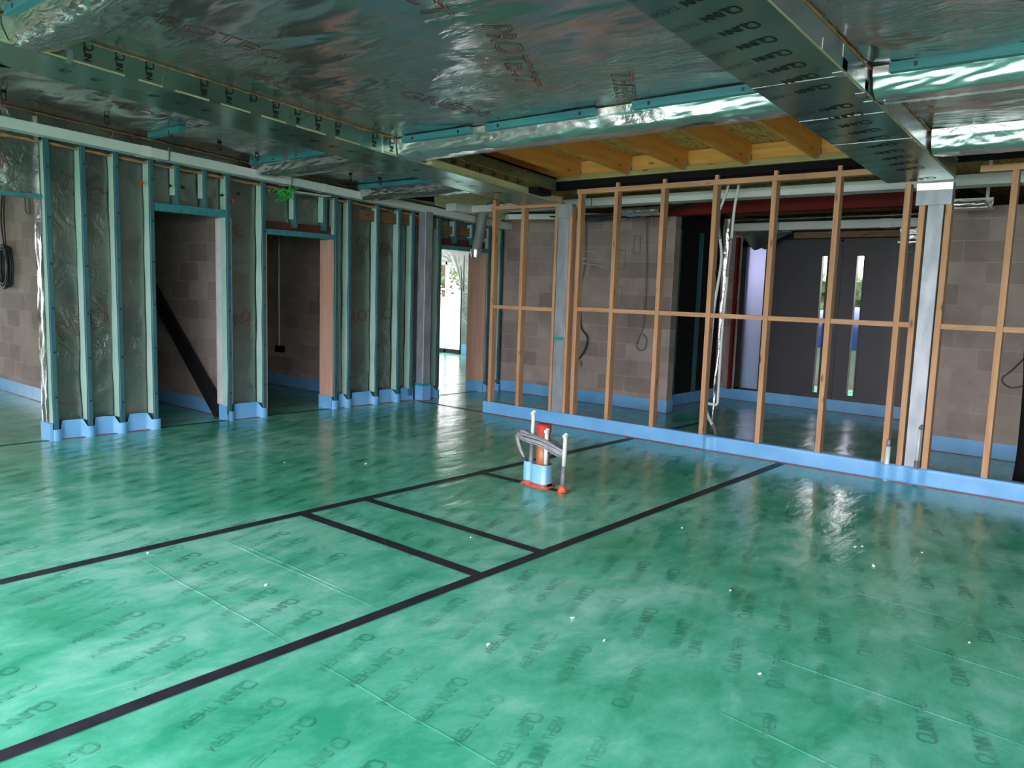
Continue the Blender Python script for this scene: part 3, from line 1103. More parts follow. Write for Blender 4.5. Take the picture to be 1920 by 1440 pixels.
# ================================================================== TIMBER STUD FRAME (right)
fr = empty('timber_stud_frame', (WX + 0.045, 3.8, 0), 'open timber stud frame on a blue-wrapped sole plate, across the right half', 'stud frame')
D = 0.09
sole = MB().box(WX + 0.003, WX + D, -3.9, 6.75, 0.0, 0.148, 'pine_y').build('sole_plate', fr)
mb = MB()
# film wrapped over the sole with a few gentle ripples
def wrap(u, v):
    y = -3.9 + v * 10.66
    prof = [(-0.004, 0.0), (-0.004, 0.05), (-0.004, 0.10), (-0.003, 0.149), (0.0, 0.1535), (0.05, 0.1535), (D + 0.004, 0.1535), (D + 0.005, 0.0)]
    f = u * (len(prof) - 1)
    i = min(int(f), len(prof) - 2)
    a = f - i
    px = prof[i][0] * (1 - a) + prof[i + 1][0] * a
    pz = prof[i][1] * (1 - a) + prof[i + 1][1] * a
    w_ = 1.0 if 0.02 < u < 0.43 else 0.0
    # bulges where the two riser pipes stand behind
    bl = 0.0
    for yc, rr_ in ((1.86, 0.052), (1.62, 0.052), (3.585, 0.035)):
        e = abs(y - yc) / rr_
        if e < 1.6: bl = max(bl, 0.052 * math.cos(min(e, 1.6) / 1.6 * PI / 2))
    return (WX + px - w_ * (bl + 0.0025 * (0.5 + 0.5 * noise.noise(Vector((y * 3, u * 3, 0))))), y, pz)
mb.grid(wrap, 21, 420, 'blue_film')
mb.build('blue_film_wrap', fr, label='bright blue plastic film wrapped over the sole plate')
mb = MB()
mb.box(WX - 0.022, WX + 0.0, -3.9, 6.76, 0.0, 0.008, 'red_edge')
mb.build('red_seal_strip', fr, label='thin dark red line along the foot of the blue film')
studs = [(6.67, 2.70), (6.20, 2.70), (5.685, 2.70), (5.475, 2.56), (5.36, 2.70), (4.87, 2.70), (4.285, 2.70), (3.69, 2.70), (3.08, 2.70), (2.485, 2.70), (1.895, 2.60), (1.77, 2.41), (1.565, 2.41), (1.11, 2.66), (0.52, 2.66), (-0.08, 2.66), (-0.68, 2.66)]
for i, (yc, zt) in enumerate(studs):
    w2 = 0.024 if i not in (2, 3) else 0.019
    MB().box(WX + 0.004, WX + D, yc - w2, yc + w2, 0.154, zt, 'pine_z', bev=0.002).build('stud', fr)
MB().box(WX + 0.002, WX + D, 2.06, 5.40, 2.70, 2.752, 'pine_y').build('top_plate', fr)
MB().box(WX + 0.002, WX + D, 5.62, 6.72, 2.575, 2.62, 'pine_y').build('top_plate', fr)
MB().box(WX + 0.002, WX + D, -1.9, 1.36, 2.66, 2.71, 'pine_y').build('top_plate', fr)
for yc in (4.87, 4.285, 3.69, 3.08, 2.485):
    MB().box(WX + 0.02, WX + 0.06, yc - 0.018, yc + 0.018, 2.752, 2.80, 'pine_z').build('packer', fr)
# noggings between the studs
order = [6.67, 6.20, 5.685]
for a, b in ((6.67, 6.20), (6.20, 5.685), (5.36, 4.87), (4.87, 4.285), (4.285, 3.69), (3.69, 3.08), (3.08, 2.485), (2.485, 1.895), (1.895, 1.77), (1.565, 1.11), (1.11, 0.52), (0.52, -0.08), (-0.08, -0.68)):
    z = 1.372 if a > 5.5 else 1.392
    MB().box(WX + 0.012, WX + D - 0.006, b + 0.0245, a - 0.0245, z - 0.022, z + 0.022, 'pine_y').build('nogging', fr)

# steel posts in the frame
t = empty('steel_post', (WX, 5.575, 0.15), 'slim galvanised steel post with a green tape band, between studs in the timber frame', 'post')
MB().box(WX + 0.004, WX + 0.074, 5.50, 5.655, 0.155, 2.44, 'galvanised', bev=0.003).build('shaft', t)
MB().box(WX - 0.004, WX + 0.08, 5.46, 5.68, 2.44, 2.595, 'galvanised').build('head_plate', t)
MB().box(WX + 0.001, WX + 0.076, 5.505, 5.658, 1.015, 1.055, 'teal_tape').build('tape_band', t, label='bright teal-green tape band')
t = empty('steel_post', (WX, 1.67, 0.15), 'broad galvanised steel post with a T-shaped head under the lettered boxed beam', 'post')
MB().box(WX - 0.002, WX + 0.074, 1.60, 1.725, 0.155, 2.41, 'galvanised', bev=0.003).build('shaft', t)
MB().box(WX - 0.010, WX + 0.08, 1.545, 1.82, 2.41, 2.592, 'galvanised').build('head_plate', t)
mb = MB()
mb.box(WX - 0.013, WX - 0.010, 1.545, 1.82, 2.535, 2.592, 'foil_bright')
mb.build('foil_tape', t)

# riser pipes behind the blue film
t = empty('riser_pipe', (WX + 0.02, 1.86, 0.0), 'short white capped pipe rising behind the blue film, left of the T-headed post', 'pipe')
MB().tube([(WX - 0.02, 1.86, 0.0), (WX - 0.02, 1.86, 0.31)], 0.021, 'white_pvc', 16).build('pipe', t)
MB().tube([(WX - 0.02, 1.86, 0.31), (WX - 0.02, 1.86, 0.37)], 0.016, 'light_grey_cable', 14).build('end_cap', t, label='grey end cap')
t = empty('riser_pipe', (WX - 0.02, 1.62, 0.0), 'taller thin white pipe in a grey sleeve standing against the T-headed post', 'pipe')
MB().tube([(WX - 0.022, 1.62, 0.0), (WX - 0.022, 1.62, 0.22)], 0.020, 'grey_plastic', 14).build('sleeve', t, label='dark grey sleeve')
MB().tube([(WX - 0.022, 1.62, 0.22), (WX - 0.024, 1.62, 0.50)], 0.013, 'white_pvc', 12).build('pipe', t)
mb = MB()
mb.tube([(WX - 0.024, 1.62, 0.50), (WX - 0.02, 1.60, 0.535)], 0.015, 'grey_plastic', 10)
mb.build('end_cap', t)

# ================================================================== LEFT FOIL PARTITION
lp = empty('foil_lined_stud_frame', (5.4, WY, 0), 'long foil-lined frame of teal timber studs with three doorways along the left', 'stud frame')


def wfoil_dy(x, z):
    n = noise.noise
    return (n(Vector((x * 1.6, z * 0.9, 5.0))) * 0.014 + abs(n(Vector((x * 3.5 + z * 2.2, z * 1.8 - x, 2.0)))) * 0.014 + n(Vector((x * 9 - z * 3, z * 5, 8.0))) * 0.003)


def wfoil(x0, x1, z0, ztop=None):
    mb = MB()
    nu, nv = max(3, int((x1 - x0) / 0.045)), 56 if z0 < 1 else 12
    def fn(u, v):
        x = x0 + u * (x1 - x0)
        zt = (ZC + S(x) + 0.02) if ztop is None else ztop
        z = z0 + v * (zt - z0)
        e = min(1.0, min(u, 1 - u) * 10)
        return (x, WY + 0.045 - wfoil_dy(x, z) * e, z)
    mb.grid(fn, nu, nv, 'foil_wall')
    return mb.build('foil_membrane', lp)


m1 = wfoil(2.83, 3.84, 0.0)
m2 = wfoil(3.84, 4.66, 2.28)
m3 = wfoil(4.66, 5.14, 0.0)
m4 = wfoil(5.14, 6.10, 2.30)
m5 = wfoil(6.10, 7.96, 0.0)
m6 = wfoil(7.96, 8.96, 2.30)
m7 = wfoil(-1.5, 2.83, 2.30)
m8 = wfoil(8.96, 9.36, 0.0)


def wall_text(sheet, txt, size, x, z, ang):
    ca, sa = math.cos(ang), math.sin(ang)
    def pl(a, b):
        px, pz = x + a * ca - b * sa, z + a * sa + b * ca
        return (px, WY + 0.045 - wfoil_dy(px, pz) - 0.003, pz)
    outline_text(txt, size, pl, sheet, bevel=0.003)


wall_text(m1, 'PRO', 0.26, 2.95, 0.95, 0.35)
wall_text(m1, 'TECT', 0.24, 2.95, 2.42, -0.35)
wall_text(m3, 'PRO', 0.17, 4.70, 1.05, 0.3)
wall_text(m3, 'TE', 0.2, 4.72, 2.0, 0.5)
wall_text(m5, 'PROTECT', 0.22, 6.3, 1.1, 0.05)
wall_text(m5, 'GREEN', 0.22, 6.5, 2.1, -0.2)
wall_text(m7, 'PROTECT', 0.2, 1.7, 2.62, -0.1)

# backs and reveals of the partition (thickness to 8.34)
mb = MB()
for x0, x1, z0, z1 in ((2.83, 3.84, 0, 3.0), (4.66, 5.14, 0, 2.9), (6.10, 7.96, 0, 2.8), (8.96, 9.36, 0, 2.6), (3.84, 4.66, 2.3, 2.9), (5.14, 6.10, 2.32, 2.9), (7.96, 8.96, 2.32, 2.7), (-1.5, 2.83, 2.34, 3.2)):
    mb.box(x0, x1, WY + 0.078, WY + 0.14, z0, z1, 'dark_red_lintel' if z0 > 2.25 and x0 > 5 else 'plaster_white')
mb.build('core', lp)
# studs: front faces towards the room
def lstud(xc, z0=0.07, z1=None, w=0.044):
    zt = 2.86 - (xc - 2.4) * 0.0496 if z1 is None else z1
    mb = MB()
    mb.box(xc - w / 2, xc + w / 2, WY - 0.075, WY + 0.03, z0, zt, 'teal_timber', bev=0.003)
    for q in range(int((zt - z0) / 0.45)):
        z = z0 + 0.3 + q * 0.45 + 0.05 * math.sin(q * 7 + xc * 5)
        mb.tube([(xc + 0.004, WY - 0.0755, z), (xc + 0.004, WY - 0.079, z)], 0.010, 'dark_frame', 6)
    s_ = mb.build('stud', lp)
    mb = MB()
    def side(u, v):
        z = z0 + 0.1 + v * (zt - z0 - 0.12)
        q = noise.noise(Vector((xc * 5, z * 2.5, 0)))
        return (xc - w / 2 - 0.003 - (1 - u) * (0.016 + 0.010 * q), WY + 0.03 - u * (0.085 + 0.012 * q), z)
    mb.grid(side, 3, 40, 'lit_side_mint')  # strip added so the stud side looks lit
    mb.build('lit_side_strip', s_, label='pale mint strip painting the lit side of the stud')
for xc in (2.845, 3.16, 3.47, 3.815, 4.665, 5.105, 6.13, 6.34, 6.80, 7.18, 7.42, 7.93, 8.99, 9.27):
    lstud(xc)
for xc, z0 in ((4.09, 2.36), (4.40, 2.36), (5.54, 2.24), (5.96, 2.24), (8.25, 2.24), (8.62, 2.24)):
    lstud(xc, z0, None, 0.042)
MB().box(3.84, 4.64, WY - 0.074, WY + 0.04, 2.28, 2.36, 'teal_timber_flat').build('header', lp)
MB().box(5.13, 6.10, WY - 0.074, WY + 0.04, 2.14, 2.20, 'teal_timber_flat').build('header', lp)
MB().box(7.96, 8.96, WY - 0.074, WY + 0.04, 2.14, 2.20, 'teal_timber_flat').build('header', lp)
MB().box(-1.5, 2.82, WY - 0.03, WY + 0.10, 2.29, 2.325, 'teal_timber_flat').build('header', lp)
MB().box(5.14, 6.10, WY + 0.0, WY + 0.05, 2.205, 2.30, 'dark_red_lintel').build('lintel', lp, label='dark red-brown lintel')
MB().box(7.96, 8.96, WY + 0.0, WY + 0.05, 2.205, 2.30, 'dark_red_lintel').build('lintel', lp, label='dark red-brown lintel')
# blocking boards at the head between the studs near the post
MB().box(6.55, 7.95, WY - 0.02, WY + 0.05, 2.42, 2.56, 'old_timber').build('blocking', lp, label='brown timber blocking behind the stud heads')
MB().box(7.96, 9.3, WY - 0.02, WY + 0.05, 2.36, 2.48, 'old_timber').build('blocking', lp)
# jamb linings
MB().box(4.655, 4.76, WY + 0.035, WY + 0.20, 0.17, 2.28, 'plaster_white').build('jamb_board', lp, label='white plaster board edge at the first doorway')
MB().box(6.075, 6.10, WY - 0.06, WY + 0.20, 0.16, 2.14, 'plywood').build('jamb_board', lp, label='pinkish plywood jamb lining of the middle doorway')
MB().box(5.132, 5.15, WY - 0.06, WY + 0.14, 0.10, 2.14, 'plywood').build('jamb_board', lp)
MB().box(8.935, 8.96, WY - 0.05, WY + 0.32, 0.16, 2.14, 'plywood').build('jamb_board', lp, label='pinkish plywood jamb lining of the far doorway')
MB().box(7.96, 7.985, WY - 0.05, WY + 0.14, 0.16, 2.14, 'plywood').build('jamb_board', lp)
# shiny foil-wrapped end of the partition
mb = MB()
def endw(u, v):
    y = WY - 0.01 + u * 0.17
    z = 0.14 + v * 2.9
    return (2.80 - 0.012 * noise.noise(Vector((u * 3, z * 3, 0))) - 0.01 * abs(noise.noise(Vector((u * 6, z * 7, 3)))), y, z)
mb.grid(endw, 6, 90, 'foil_bright')
mb.build('foil_end_wrap', lp, label='shiny crumpled silver foil over the partition end')
# blue upstands with tabs round the stud feet
def lblue(x0, x1, studs_, y=WY, ret=None):
    mb = MB()
    zt = lambda x: 0.165
    n = max(2, int((x1 - x0) / 0.03))
    def fn(u, v):
        x = x0 + u * (x1 - x0)
        bulge = 0.0
        for s_ in studs_:
            e = abs(x - s_) / 0.06
            if e < 1: bulge = max(bulge, (1 - e ** 4) * 0.055)
        h = 0.185 - (0.075 if bulge > 0.01 else 0.0) + 0.008 * noise.noise(Vector((x * 9, 0, 0)))
        return (x, y - 0.03 - bulge - 0.004 * noise.noise(Vector((x * 14, v * 3, 1))), v * h)
    mb.grid(fn, n, 4, 'blue_film')
    if ret:
        for r in ret:
            mb.box(r[0], r[1], r[2], r[3], 0, r[4], 'blue_film')
    mb.box(x0 - 0.01, x1 + 0.01, y - 0.055, y - 0.03, 0.0, 0.006, 'red_edge')
    mb.build('blue_upstand', lp, label='blue plastic film upstand folded round the stud feet')
lblue(2.79, 3.86, (2.845, 3.16, 3.47, 3.815), ret=[(2.785, 2.81, WY - 0.08, WY + 0.16, 0.17)])
lblue(4.64, 5.16, (4.665, 5.105), ret=[(4.64, 4.665, WY - 0.03, WY + 0.14, 0.17)])
lblue(6.06, 7.50, (6.13, 6.34, 6.80, 7.18), ret=[(6.06, 6.075, WY - 0.06, WY + 0.2, 0.17)])
lblue(7.74, 8.0, (7.93,))
lblue(8.93, 9.36, (8.99, 9.27), ret=[(8.915, 8.935, WY - 0.06, WY + 0.3, 0.17)])
# foam bead along the head, under the duct
mb = MB()
rr = random.Random(12)
pth, rad = [], []
for i in range(110):
    x = -1.0 + i * 0.08
    pth.append((x, WY - 0.03 + rr.uniform(-0.006, 0.006), 2.857 - (x - 2.4) * 0.0496 - 0.035 + rr.uniform(-0.006, 0.004)))
    rad.append(rr.uniform(0.004, 0.02))
mb.tube(pth, 0.01, 'foam_bead', 6, rads=rad)
mb.build('foam_bead', lp, label='orange-brown expanding foam along the head')
mb = MB()
pth, rad = [], []
for i in range(90):
    x = 1.0 + i * 0.06
    pth.append((x, WY - 0.01, ZC + S(x) - 0.02 + rr.uniform(-0.003, 0.003)))
    rad.append(rr.uniform(0.001, 0.010))
mb.tube(pth, 0.01, 'foam_bead', 6, rads=rad)
mb.build('foam_bead', lp)
# fixing plugs
for (x, z, m_) in ((3.72, 2.54, 'orange_plug'), (4.73, 2.47, 'orange_plug'), (4.80, 2.56, 'dark_frame'), (4.02, 2.55, 'dark_frame'), (4.16, 2.55, 'dark_frame'), (4.60, 2.52, 'dark_frame')):
    MB().tube([(x, WY - 0.03, z), (x, WY - 0.055, z)], 0.022 if m_ == 'orange_plug' else 0.014, m_, 10).build('fixing_plug', lp, label='red plastic fixing plug' if m_ == 'orange_plug' else None)

# steel post at the left partition
t = empty('steel_post', (7.63, WY - 0.14, 0), 'grey square steel post at the end of the foil partition, wrapped blue at its foot', 'post')
mb = MB()
mb.box(7.52, 7.66, WY - 0.20, WY - 0.06, 0.0, 2.62, 'galvanised', bev=0.004)
mb.build('shaft', t)
mb = MB()
mb.box(7.512, 7.668, WY - 0.208, WY - 0.052, 0.0, 0.21, 'blue_film')
mb.build('blue_film_wrap', t)
MB().box(7.51, 7.67, WY - 0.21, WY - 0.05, 0.21, 0.245, 'teal_tape').build('tape_band', t, label='teal tape band over the blue film')
MB().box(7.49, 7.69, WY - 0.23, WY - 0.03, 0.0, 0.007, 'red_edge').build('red_seal_strip', t)

# ================================================================== WHITE DUCTS
def dz(x): return 2.862 - (x - 2.4) * 0.0496
t = empty('flat_duct', (5, WY - 0.12, 2.7), 'long flat white ventilation duct fixed along the head of the foil partition', 'duct')
mb = MB()
D0, D1 = -1.4, 9.62
mb.poly([(x, y, dz(x) + z) for x in (D0, D1) for y in (WY - 0.19, WY - 0.04) for z in (0, 0.092)], 'white_pvc', [(0, 1, 3, 2), (4, 6, 7, 5), (0, 4, 5, 1), (2, 3, 7, 6), (0, 2, 6, 4), (1, 5, 7, 3)])
mb.build('duct_run', t)
for x, wdt in ((3.72, 0.09), (5.86, 0.05), (7.70, 0.10), (9.2, 0.1)):
    mb = MB()
    mb.poly([(xx, y, dz(xx) + z) for xx in (x - wdt / 2, x + wdt / 2) for y in (WY - 0.1935, WY - 0.038) for z in (-0.004, 0.096)], 'white_cap', [(0, 1, 3, 2), (4, 6, 7, 5), (0, 4, 5, 1), (2, 3, 7, 6), (0, 2, 6, 4), (1, 5, 7, 3)])
    mb.build('coupling', t)
for x in (3.93, 5.38, 8.5):
    mb = MB()
    mb.tube(arc([(x - 0.06, WY - 0.04, dz(x) - 0.004), (x, WY - 0.15, dz(x) - 0.008), (x + 0.01, WY - 0.197, dz(x) + 0.01), (x + 0.01, WY - 0.197, dz(x) + 0.13)], 4), 0.007, 'grey_plastic', 6)
    mb.build('strap', t, label='grey hanging strap')
t = empty('flat_duct', (8.3, 4, 2.67), 'flat white duct crossing behind the heads of the timber stud frame', 'duct')
MB().box(8.22, 8.44, -3.5, 7.80, 2.665, 2.76, 'white_pvc').build('duct_run', t)
for y in (7.2, 5.75, 4.72, 2.75, 1.2, 3.35):
    MB().box(8.214, 8.446, y - 0.012 if y != 2.75 else y - 0.06, y + 0.0 if y != 2.75 else y + 0.06, 2.66, 2.765, 'white_cap' if y == 2.75 else 'grey_plastic').build('coupling' if y == 2.75 else 'strap', t)
MB().box(7.9, 8.3, 7.80, 8.0, 2.66, 2.765, 'white_pvc').build('elbow', t)
t = empty('flat_duct', (11.3, 4, 2.56), 'flat white duct above the dark front doors', 'duct')
MB().box(11.22, 11.42, 2.05, 5.35, 2.575, 2.685, 'white_pvc').build('duct_run', t)
for y in (4.55, 3.75):
    MB().box(11.214, 11.426, y - 0.012, y, 2.57, 2.69, 'grey_plastic').build('strap', t)
MB().box(11.214, 11.426, 3.02, 3.16, 2.57, 2.69, 'white_cap').build('coupling', t)
# short cross duct in the hall, seen under the first
t = empty('flat_duct', (8.8, 6.4, 2.55), 'short pale duct crossing diagonally over the hall near the block wall', 'duct')
mb = MB()
mb.poly([(8.50, 7.35, 2.58), (8.60, 7.50, 2.58), (9.12, 5.85, 2.58), (9.02, 5.72, 2.58), (8.50, 7.35, 2.65), (8.60, 7.50, 2.65), (9.12, 5.85, 2.65), (9.02, 5.72, 2.65)], 'white_pvc', [(0, 1, 2, 3), (4, 7, 6, 5), (0, 4, 5, 1), (1, 5, 6, 2), (2, 6, 7, 3), (3, 7, 4, 0)])
mb.build('duct_run', t)
# silver wrapped duct pieces
mb = MB()
mb.grid(lambda u, v: (11.35 + 0.11 * math.cos(u * 2 * PI) + 0.01 * noise.noise(Vector((u * 5, v * 30, 0))), 2.1 + v * 3.2, 2.735 + 0.035 * math.sin(u * 2 * PI) + 0.01 * noise.noise(Vector((u * 5, v * 30, 4)))), 18, 80, 'foil_wall')
mb.build('foil_wrapped_duct', label='silver foil wrapped duct above the white duct over the front doors', cat='duct')
mb = MB()
mb.grid(lambda u, v: (8.75 + 0.12 * math.cos(u * 2 * PI) + 0.015 * noise.noise(Vector((u * 5, v * 8, 0))), 5.02 + v * 0.55, 2.63 + 0.055 * math.sin(u * 2 * PI) + 0.015 * noise.noise(Vector((u * 5, v * 8, 4)))), 18, 20, 'foil_bright')
mb.build('foil_sleeve', label='short crumpled foil sleeve at the head of the hall block wall', cat='duct')
mb = MB()
mb.box(8.6, 8.85, 1.48, 1.95, 2.50, 2.508, 'foil_bright')
mb.box(8.84, 8.85, 1.48, 1.95, 2.50, 2.62, 'foil_wall')
mb.box(8.843, 8.849, 1.52, 1.55, 2.6, ZD + S(8.85), 'galvanised')
mb.box(8.843, 8.849, 1.88, 1.91, 2.6, ZD + S(8.85), 'galvanised')
mb.grid(lambda u, v: (8.70 + 0.05 * math.cos(u * 2 * PI), 1.52 + v * 0.40, 2.545 + 0.03 * math.sin(u * 2 * PI) + 0.015 * noise.noise(Vector((u * 5, v * 8, 9)))), 12, 12, 'foil_bright')
mb.build('foil_tray', label='foil scraps on a silver ledge right of the T-headed post', cat='foil')
# roof-side services clutter over the hall
mb = MB()
rr = random.Random(5)
for i in range(9):
    y_ = 5.75 + rr.uniform(-0.1, 0.6)
    x_ = 8.9 + rr.uniform(-0.2, 0.3)
    mb.tube(arc([(x_, 7.6, 2.72 + rr.uniform(-.03, .03)), (x_, 6.6, 2.62 + rr.uniform(-.04, .04)), (x_ + 0.1, y_ - 0.3, 2.60 + rr.uniform(-.04, .04)), (x_ + 0.2, 4.9, 2.74)], 5), 0.012, 'dark_cable', 6)
mb.build('cable_bundle', label='sagging bundle of dark cables under the hall ceiling above the block wall', cat='cable')

# red steel beam and door head timber
mb = MB()
mb.box(9.30, 9.315, 1.9, 5.62, 2.635, 2.80, 'red_steel')
mb.box(9.22, 9.42, 1.9, 5.62, 2.80, 2.815, 'red_steel')
mb.box(9.22, 9.42, 1.9, 5.62, 2.62, 2.635, 'red_steel')
mb.build('steel_beam', label='dark red painted steel beam crossing above the hall', cat='beam')
mb = MB()
mb.box(11.45, 11.56, 2.2, 4.40, 2.47, 2.555, 'old_timber')
mb.build('door_head_timber', label='brown timber across the head of the dark front doors', cat='timber')
mb = MB()
mb.grid(lambda u, v: (11.38 - 0.05 * v + 0.03 * math.sin(u * 7), 5.25 - u * 0.85, 2.585 - v * (0.05 + 0.26 * math.sin(u * PI) ** 2 * (1 + 0.5 * noise.noise(Vector((u * 5, 2, 0))))) + 0.02 * noise.noise(Vector((u * 6, v * 5, 0)))), 16, 12, 'foil_wall')
mb.build('loose_foil_flap', label='dull grey film drooping over the frosted sidelight head', cat='foil')
mb = MB()
mb.grid(lambda u, v: (11.36 + 0.05 * math.sin(v * 8), 2.95 - u * 0.35, 2.56 - v * 0.30 + 0.03 * noise.noise(Vector((u * 6, v * 5, 0)))), 10, 12, 'foil_bright')
mb.build('loose_foil_flap', label='silver foil scrap hanging by the right corner of the front doors', cat='foil')
# teal studs in the shade by the sidelight and a red upright
mb = MB()
mb.box(11.44, 11.52, 5.24, 5.28, 0.17, 2.5, 'red_steel')
mb.build('steel_post', label='dark red steel upright left of the frosted sidelight', cat='post')
for i, x in enumerate((9.95, 10.6)):
    MB().box(x, x + 0.04, 5.41, 5.46, 0.17, 2.5, 'teal_timber').build('wall_stud', label='dark teal stud standing in the shaded recess behind the block wall corner', cat='stud', group='studs in the shaded recess')

# white pipes rising behind the frame
t = empty('plastic_pipe_pair', (7.9, 3.8, 0.1), 'pair of white plastic pipes joined by a short elbow, behind the stud frame', 'pipe')
mb = MB()
mb.tube(arc([(7.61, 3.58, 0.0), (7.70, 3.66, 0.18), (7.80, 3.80, 0.28)], 5), 0.019, 'grey_plastic', 10)
mb.build('sleeve', t, label='grey sleeve at the foot')
mb = MB()
mb.tube(arc([(7.72, 3.70, 0.22), (7.86, 3.86, 0.40), (7.9, 3.87, 0.8), (7.9, 3.85, 1.45), (7.9, 3.80, 1.95), (7.9, 3.83, 2.2)], 6), 0.016, 'white_pvc', 10)
mb.tube(arc([(7.9, 3.86, 2.5), (7.9, 3.82, 2.6), (7.9, 3.775, 2.75), (7.9, 3.75, 3.0)], 5), 0.015, 'white_pvc', 10)
mb.build('pipe', t)
mb = MB()
mb.tube(arc([(7.9, 3.87, 0.42), (7.9, 3.80, 0.415), (7.9, 3.745, 0.43), (7.9, 3.74, 0.55), (7.9, 3.74, 1.2), (7.9, 3.72, 1.8)], 6), 0.015, 'white_pvc', 10)
mb.tube(arc([(7.9, 3.70, 2.2), (7.9, 3.69, 2.5), (7.9, 3.66, 2.75), (7.9, 3.65, 3.0)], 5), 0.015, 'white_pvc', 10)
mb.build('pipe', t)
mb = MB()
mb.tube(arc([(7.9, 3.83, 2.2), (7.9, 3.86, 2.35), (7.9, 3.86, 2.5)], 5), 0.020, 'grey_plastic', 10)
mb.tube(arc([(7.9, 3.72, 1.8), (7.9, 3.71, 2.0), (7.9, 3.70, 2.2)], 5), 0.022, 'grey_plastic', 10)
mb.build('grey_joint', t, label='dark grey insulated joints')
mb = MB()
mb.grid(lambda u, v: (8.34 + (0.045 + 0.03 * noise.noise(Vector((u * 4, v * 9, 0)))) * math.cos(u * 2 * PI), 3.99 - 0.04 * v + (0.050 + 0.035 * noise.noise(Vector((u * 4, v * 9, 5)))) * math.sin(u * 2 * PI) * (0.35 + 0.65 * v), 0.002 + v * 2.45), 20, 76, 'foil')
mb.build('foil_wrapped_pipe', label='crumpled silver foil sleeve standing behind the white pipe pair', cat='pipe')

# ================================================================== CABLES AND ELECTRICS
def cable(path, r, mat, label, name='hanging_cable', grp=None, k=7):
    return MB().tube(arc(path, k), r, mat, 7).build(name, label=label, cat='cable', group=grp)


X9 = 9.31
cable([(X9, 6.66, 2.68), (X9, 6.65, 2.2), (X9, 6.68, 1.7), (X9, 6.64, 1.45), (X9, 6.60, 1.1), (X9, 6.48, 0.95), (X9, 6.52, 0.75), (X9, 6.66, 0.58)], 0.012, 'dark_cable', 'dark grey cable looping down the block wall to the wall box')
cable([(X9, 6.60, 2.68), (X9, 6.58, 2.0), (X9, 6.68, 1.5), (X9, 6.70, 1.0), (X9, 6.70, 0.6)], 0.008, 'grey_plastic', 'thin straight grey cable beside the looping one on the block wall')
cable([(X9, 5.60, 2.66), (X9, 5.56, 2.0), (X9, 5.55, 1.5), (X9, 5.57, 1.15), (X9, 5.62, 1.0), (X9, 5.66, 0.9), (X9, 5.60, 0.82), (X9, 5.52, 0.86), (X9, 5.50, 0.98), (X9, 5.56, 1.05)], 0.008, 'grey_plastic', 'grey cable with a ring loop at its end, near the block wall corner')
ring = [(9.28, 5.38 + 0.12 * math.cos(a), 2.60 + 0.13 * math.sin(a)) for a in [PI * 2 * i / 14 - 0.9 for i in range(13)]]
cable(ring, 0.010, 'light_grey_cable', 'pale cable ring on top of the block wall corner', k=3)
t = empty('wall_box', (9.32, 6.62, 0.55), 'grey electrical back box with cable tails on the hall block wall', 'electrical box')
MB().box(9.29, 9.348, 6.57, 6.67, 0.51, 0.60, 'galvanised', bev=0.004).build('box', t)
mb = MB()
mb.box(9.288, 9.29, 6.585, 6.655, 0.525, 0.585, 'dark_frame')
mb.build('opening', t)
mb = MB()
mb.tube(arc([(9.30, 6.67, 0.56), (9.29, 6.74, 0.57), (9.29, 6.78, 0.55)], 5), 0.009, 'light_grey_cable', 6)
mb.build('cable_tail', t)
# clips with cable on the inner side of the stud
mb = MB()
for z in (1.92, 1.98, 2.06):
    mb.tube(arc([(WX + 0.07, 5.338, z), (WX + 0.25, 5.22, z - 0.02), (WX + 0.4, 5.12, z - 0.09), (WX + 0.35, 5.14, z - 0.3)], 5), 0.006, 'light_grey_cable', 6)
mb.build('cable_loops', label='small grey cable loops off the stud beside the slim steel post', cat='cable')
# hanging coil in the side room
t = empty('cable_coil', (3.55, 11.7, 1.7), 'dark coil of cable hanging on the block wall of the left side room', 'cable')
mb = MB()
rr = random.Random(2)
for i in range(9):
    a0 = rr.uniform(0, 6)
    ry, rz = rr.uniform(0.10, 0.19), rr.uniform(0.22, 0.30)
    mb.tube([(3.56 + 0.008 * i - 0.04, 11.70 + ry * math.cos(a0 + k * PI / 10), 1.68 + rz * math.sin(a0 + k * PI / 10)) for k in range(21)], 0.014, 'dark_cable', 6)
mb.build('coil', t)
mb = MB()
for dy in (-0.03, 0.04):
    mb.tube(arc([(3.56, 11.70 + dy, 1.95), (3.56, 11.74 + dy * 1.5, 2.3), (3.56, 11.66 + dy, 2.62)], 5), 0.010, 'dark_cable', 6)
mb.build('tail', t)
cable([(3.585, 11.00, 2.55), (3.585, 10.98, 2.35), (3.585, 10.85, 2.35), (3.585, 10.85, 2.55)], 0.010, 'grey_plastic', 'small cable hoop on the side room block wall right of the coil')
# downlight tails
tl = empty('cable_tail', (3.19, 7.65, 3.07), 'x', 'cable', 'black cable tails for ceiling lights')
def tailgeo(x, y, z):
    mb = MB()
    mb.tube(arc([(x - 0.012, y, z + 0.0), (x - 0.022, y - 0.01, z - 0.05), (x, y - 0.02, z - 0.085), (x + 0.02, y, z - 0.05), (x + 0.014, y + 0.01, z - 0.01)], 5), 0.004, 'black_matt', 6)
    mb.tube([(x - 0.018, y, z - 0.004), (x + 0.022, y, z - 0.004)], 0.011, 'black_matt', 8)
    return mb
bpy.data.objects.remove(tl)
tails = [(2.38, 7.70, 'at the left edge of the photo'), (3.19, 7.65, 'above the first studs of the partition'), (3.72, 7.52, 'by the dark batten above the first doorway'), (4.25, 7.57, 'above the right jamb of the first doorway'), (4.72, 7.64, 'above the bright green tangle'), (5.85, 7.51, 'between two short foil cross beams, nearer'), (6.14, 7.33, 'between two short foil cross beams, farther')]
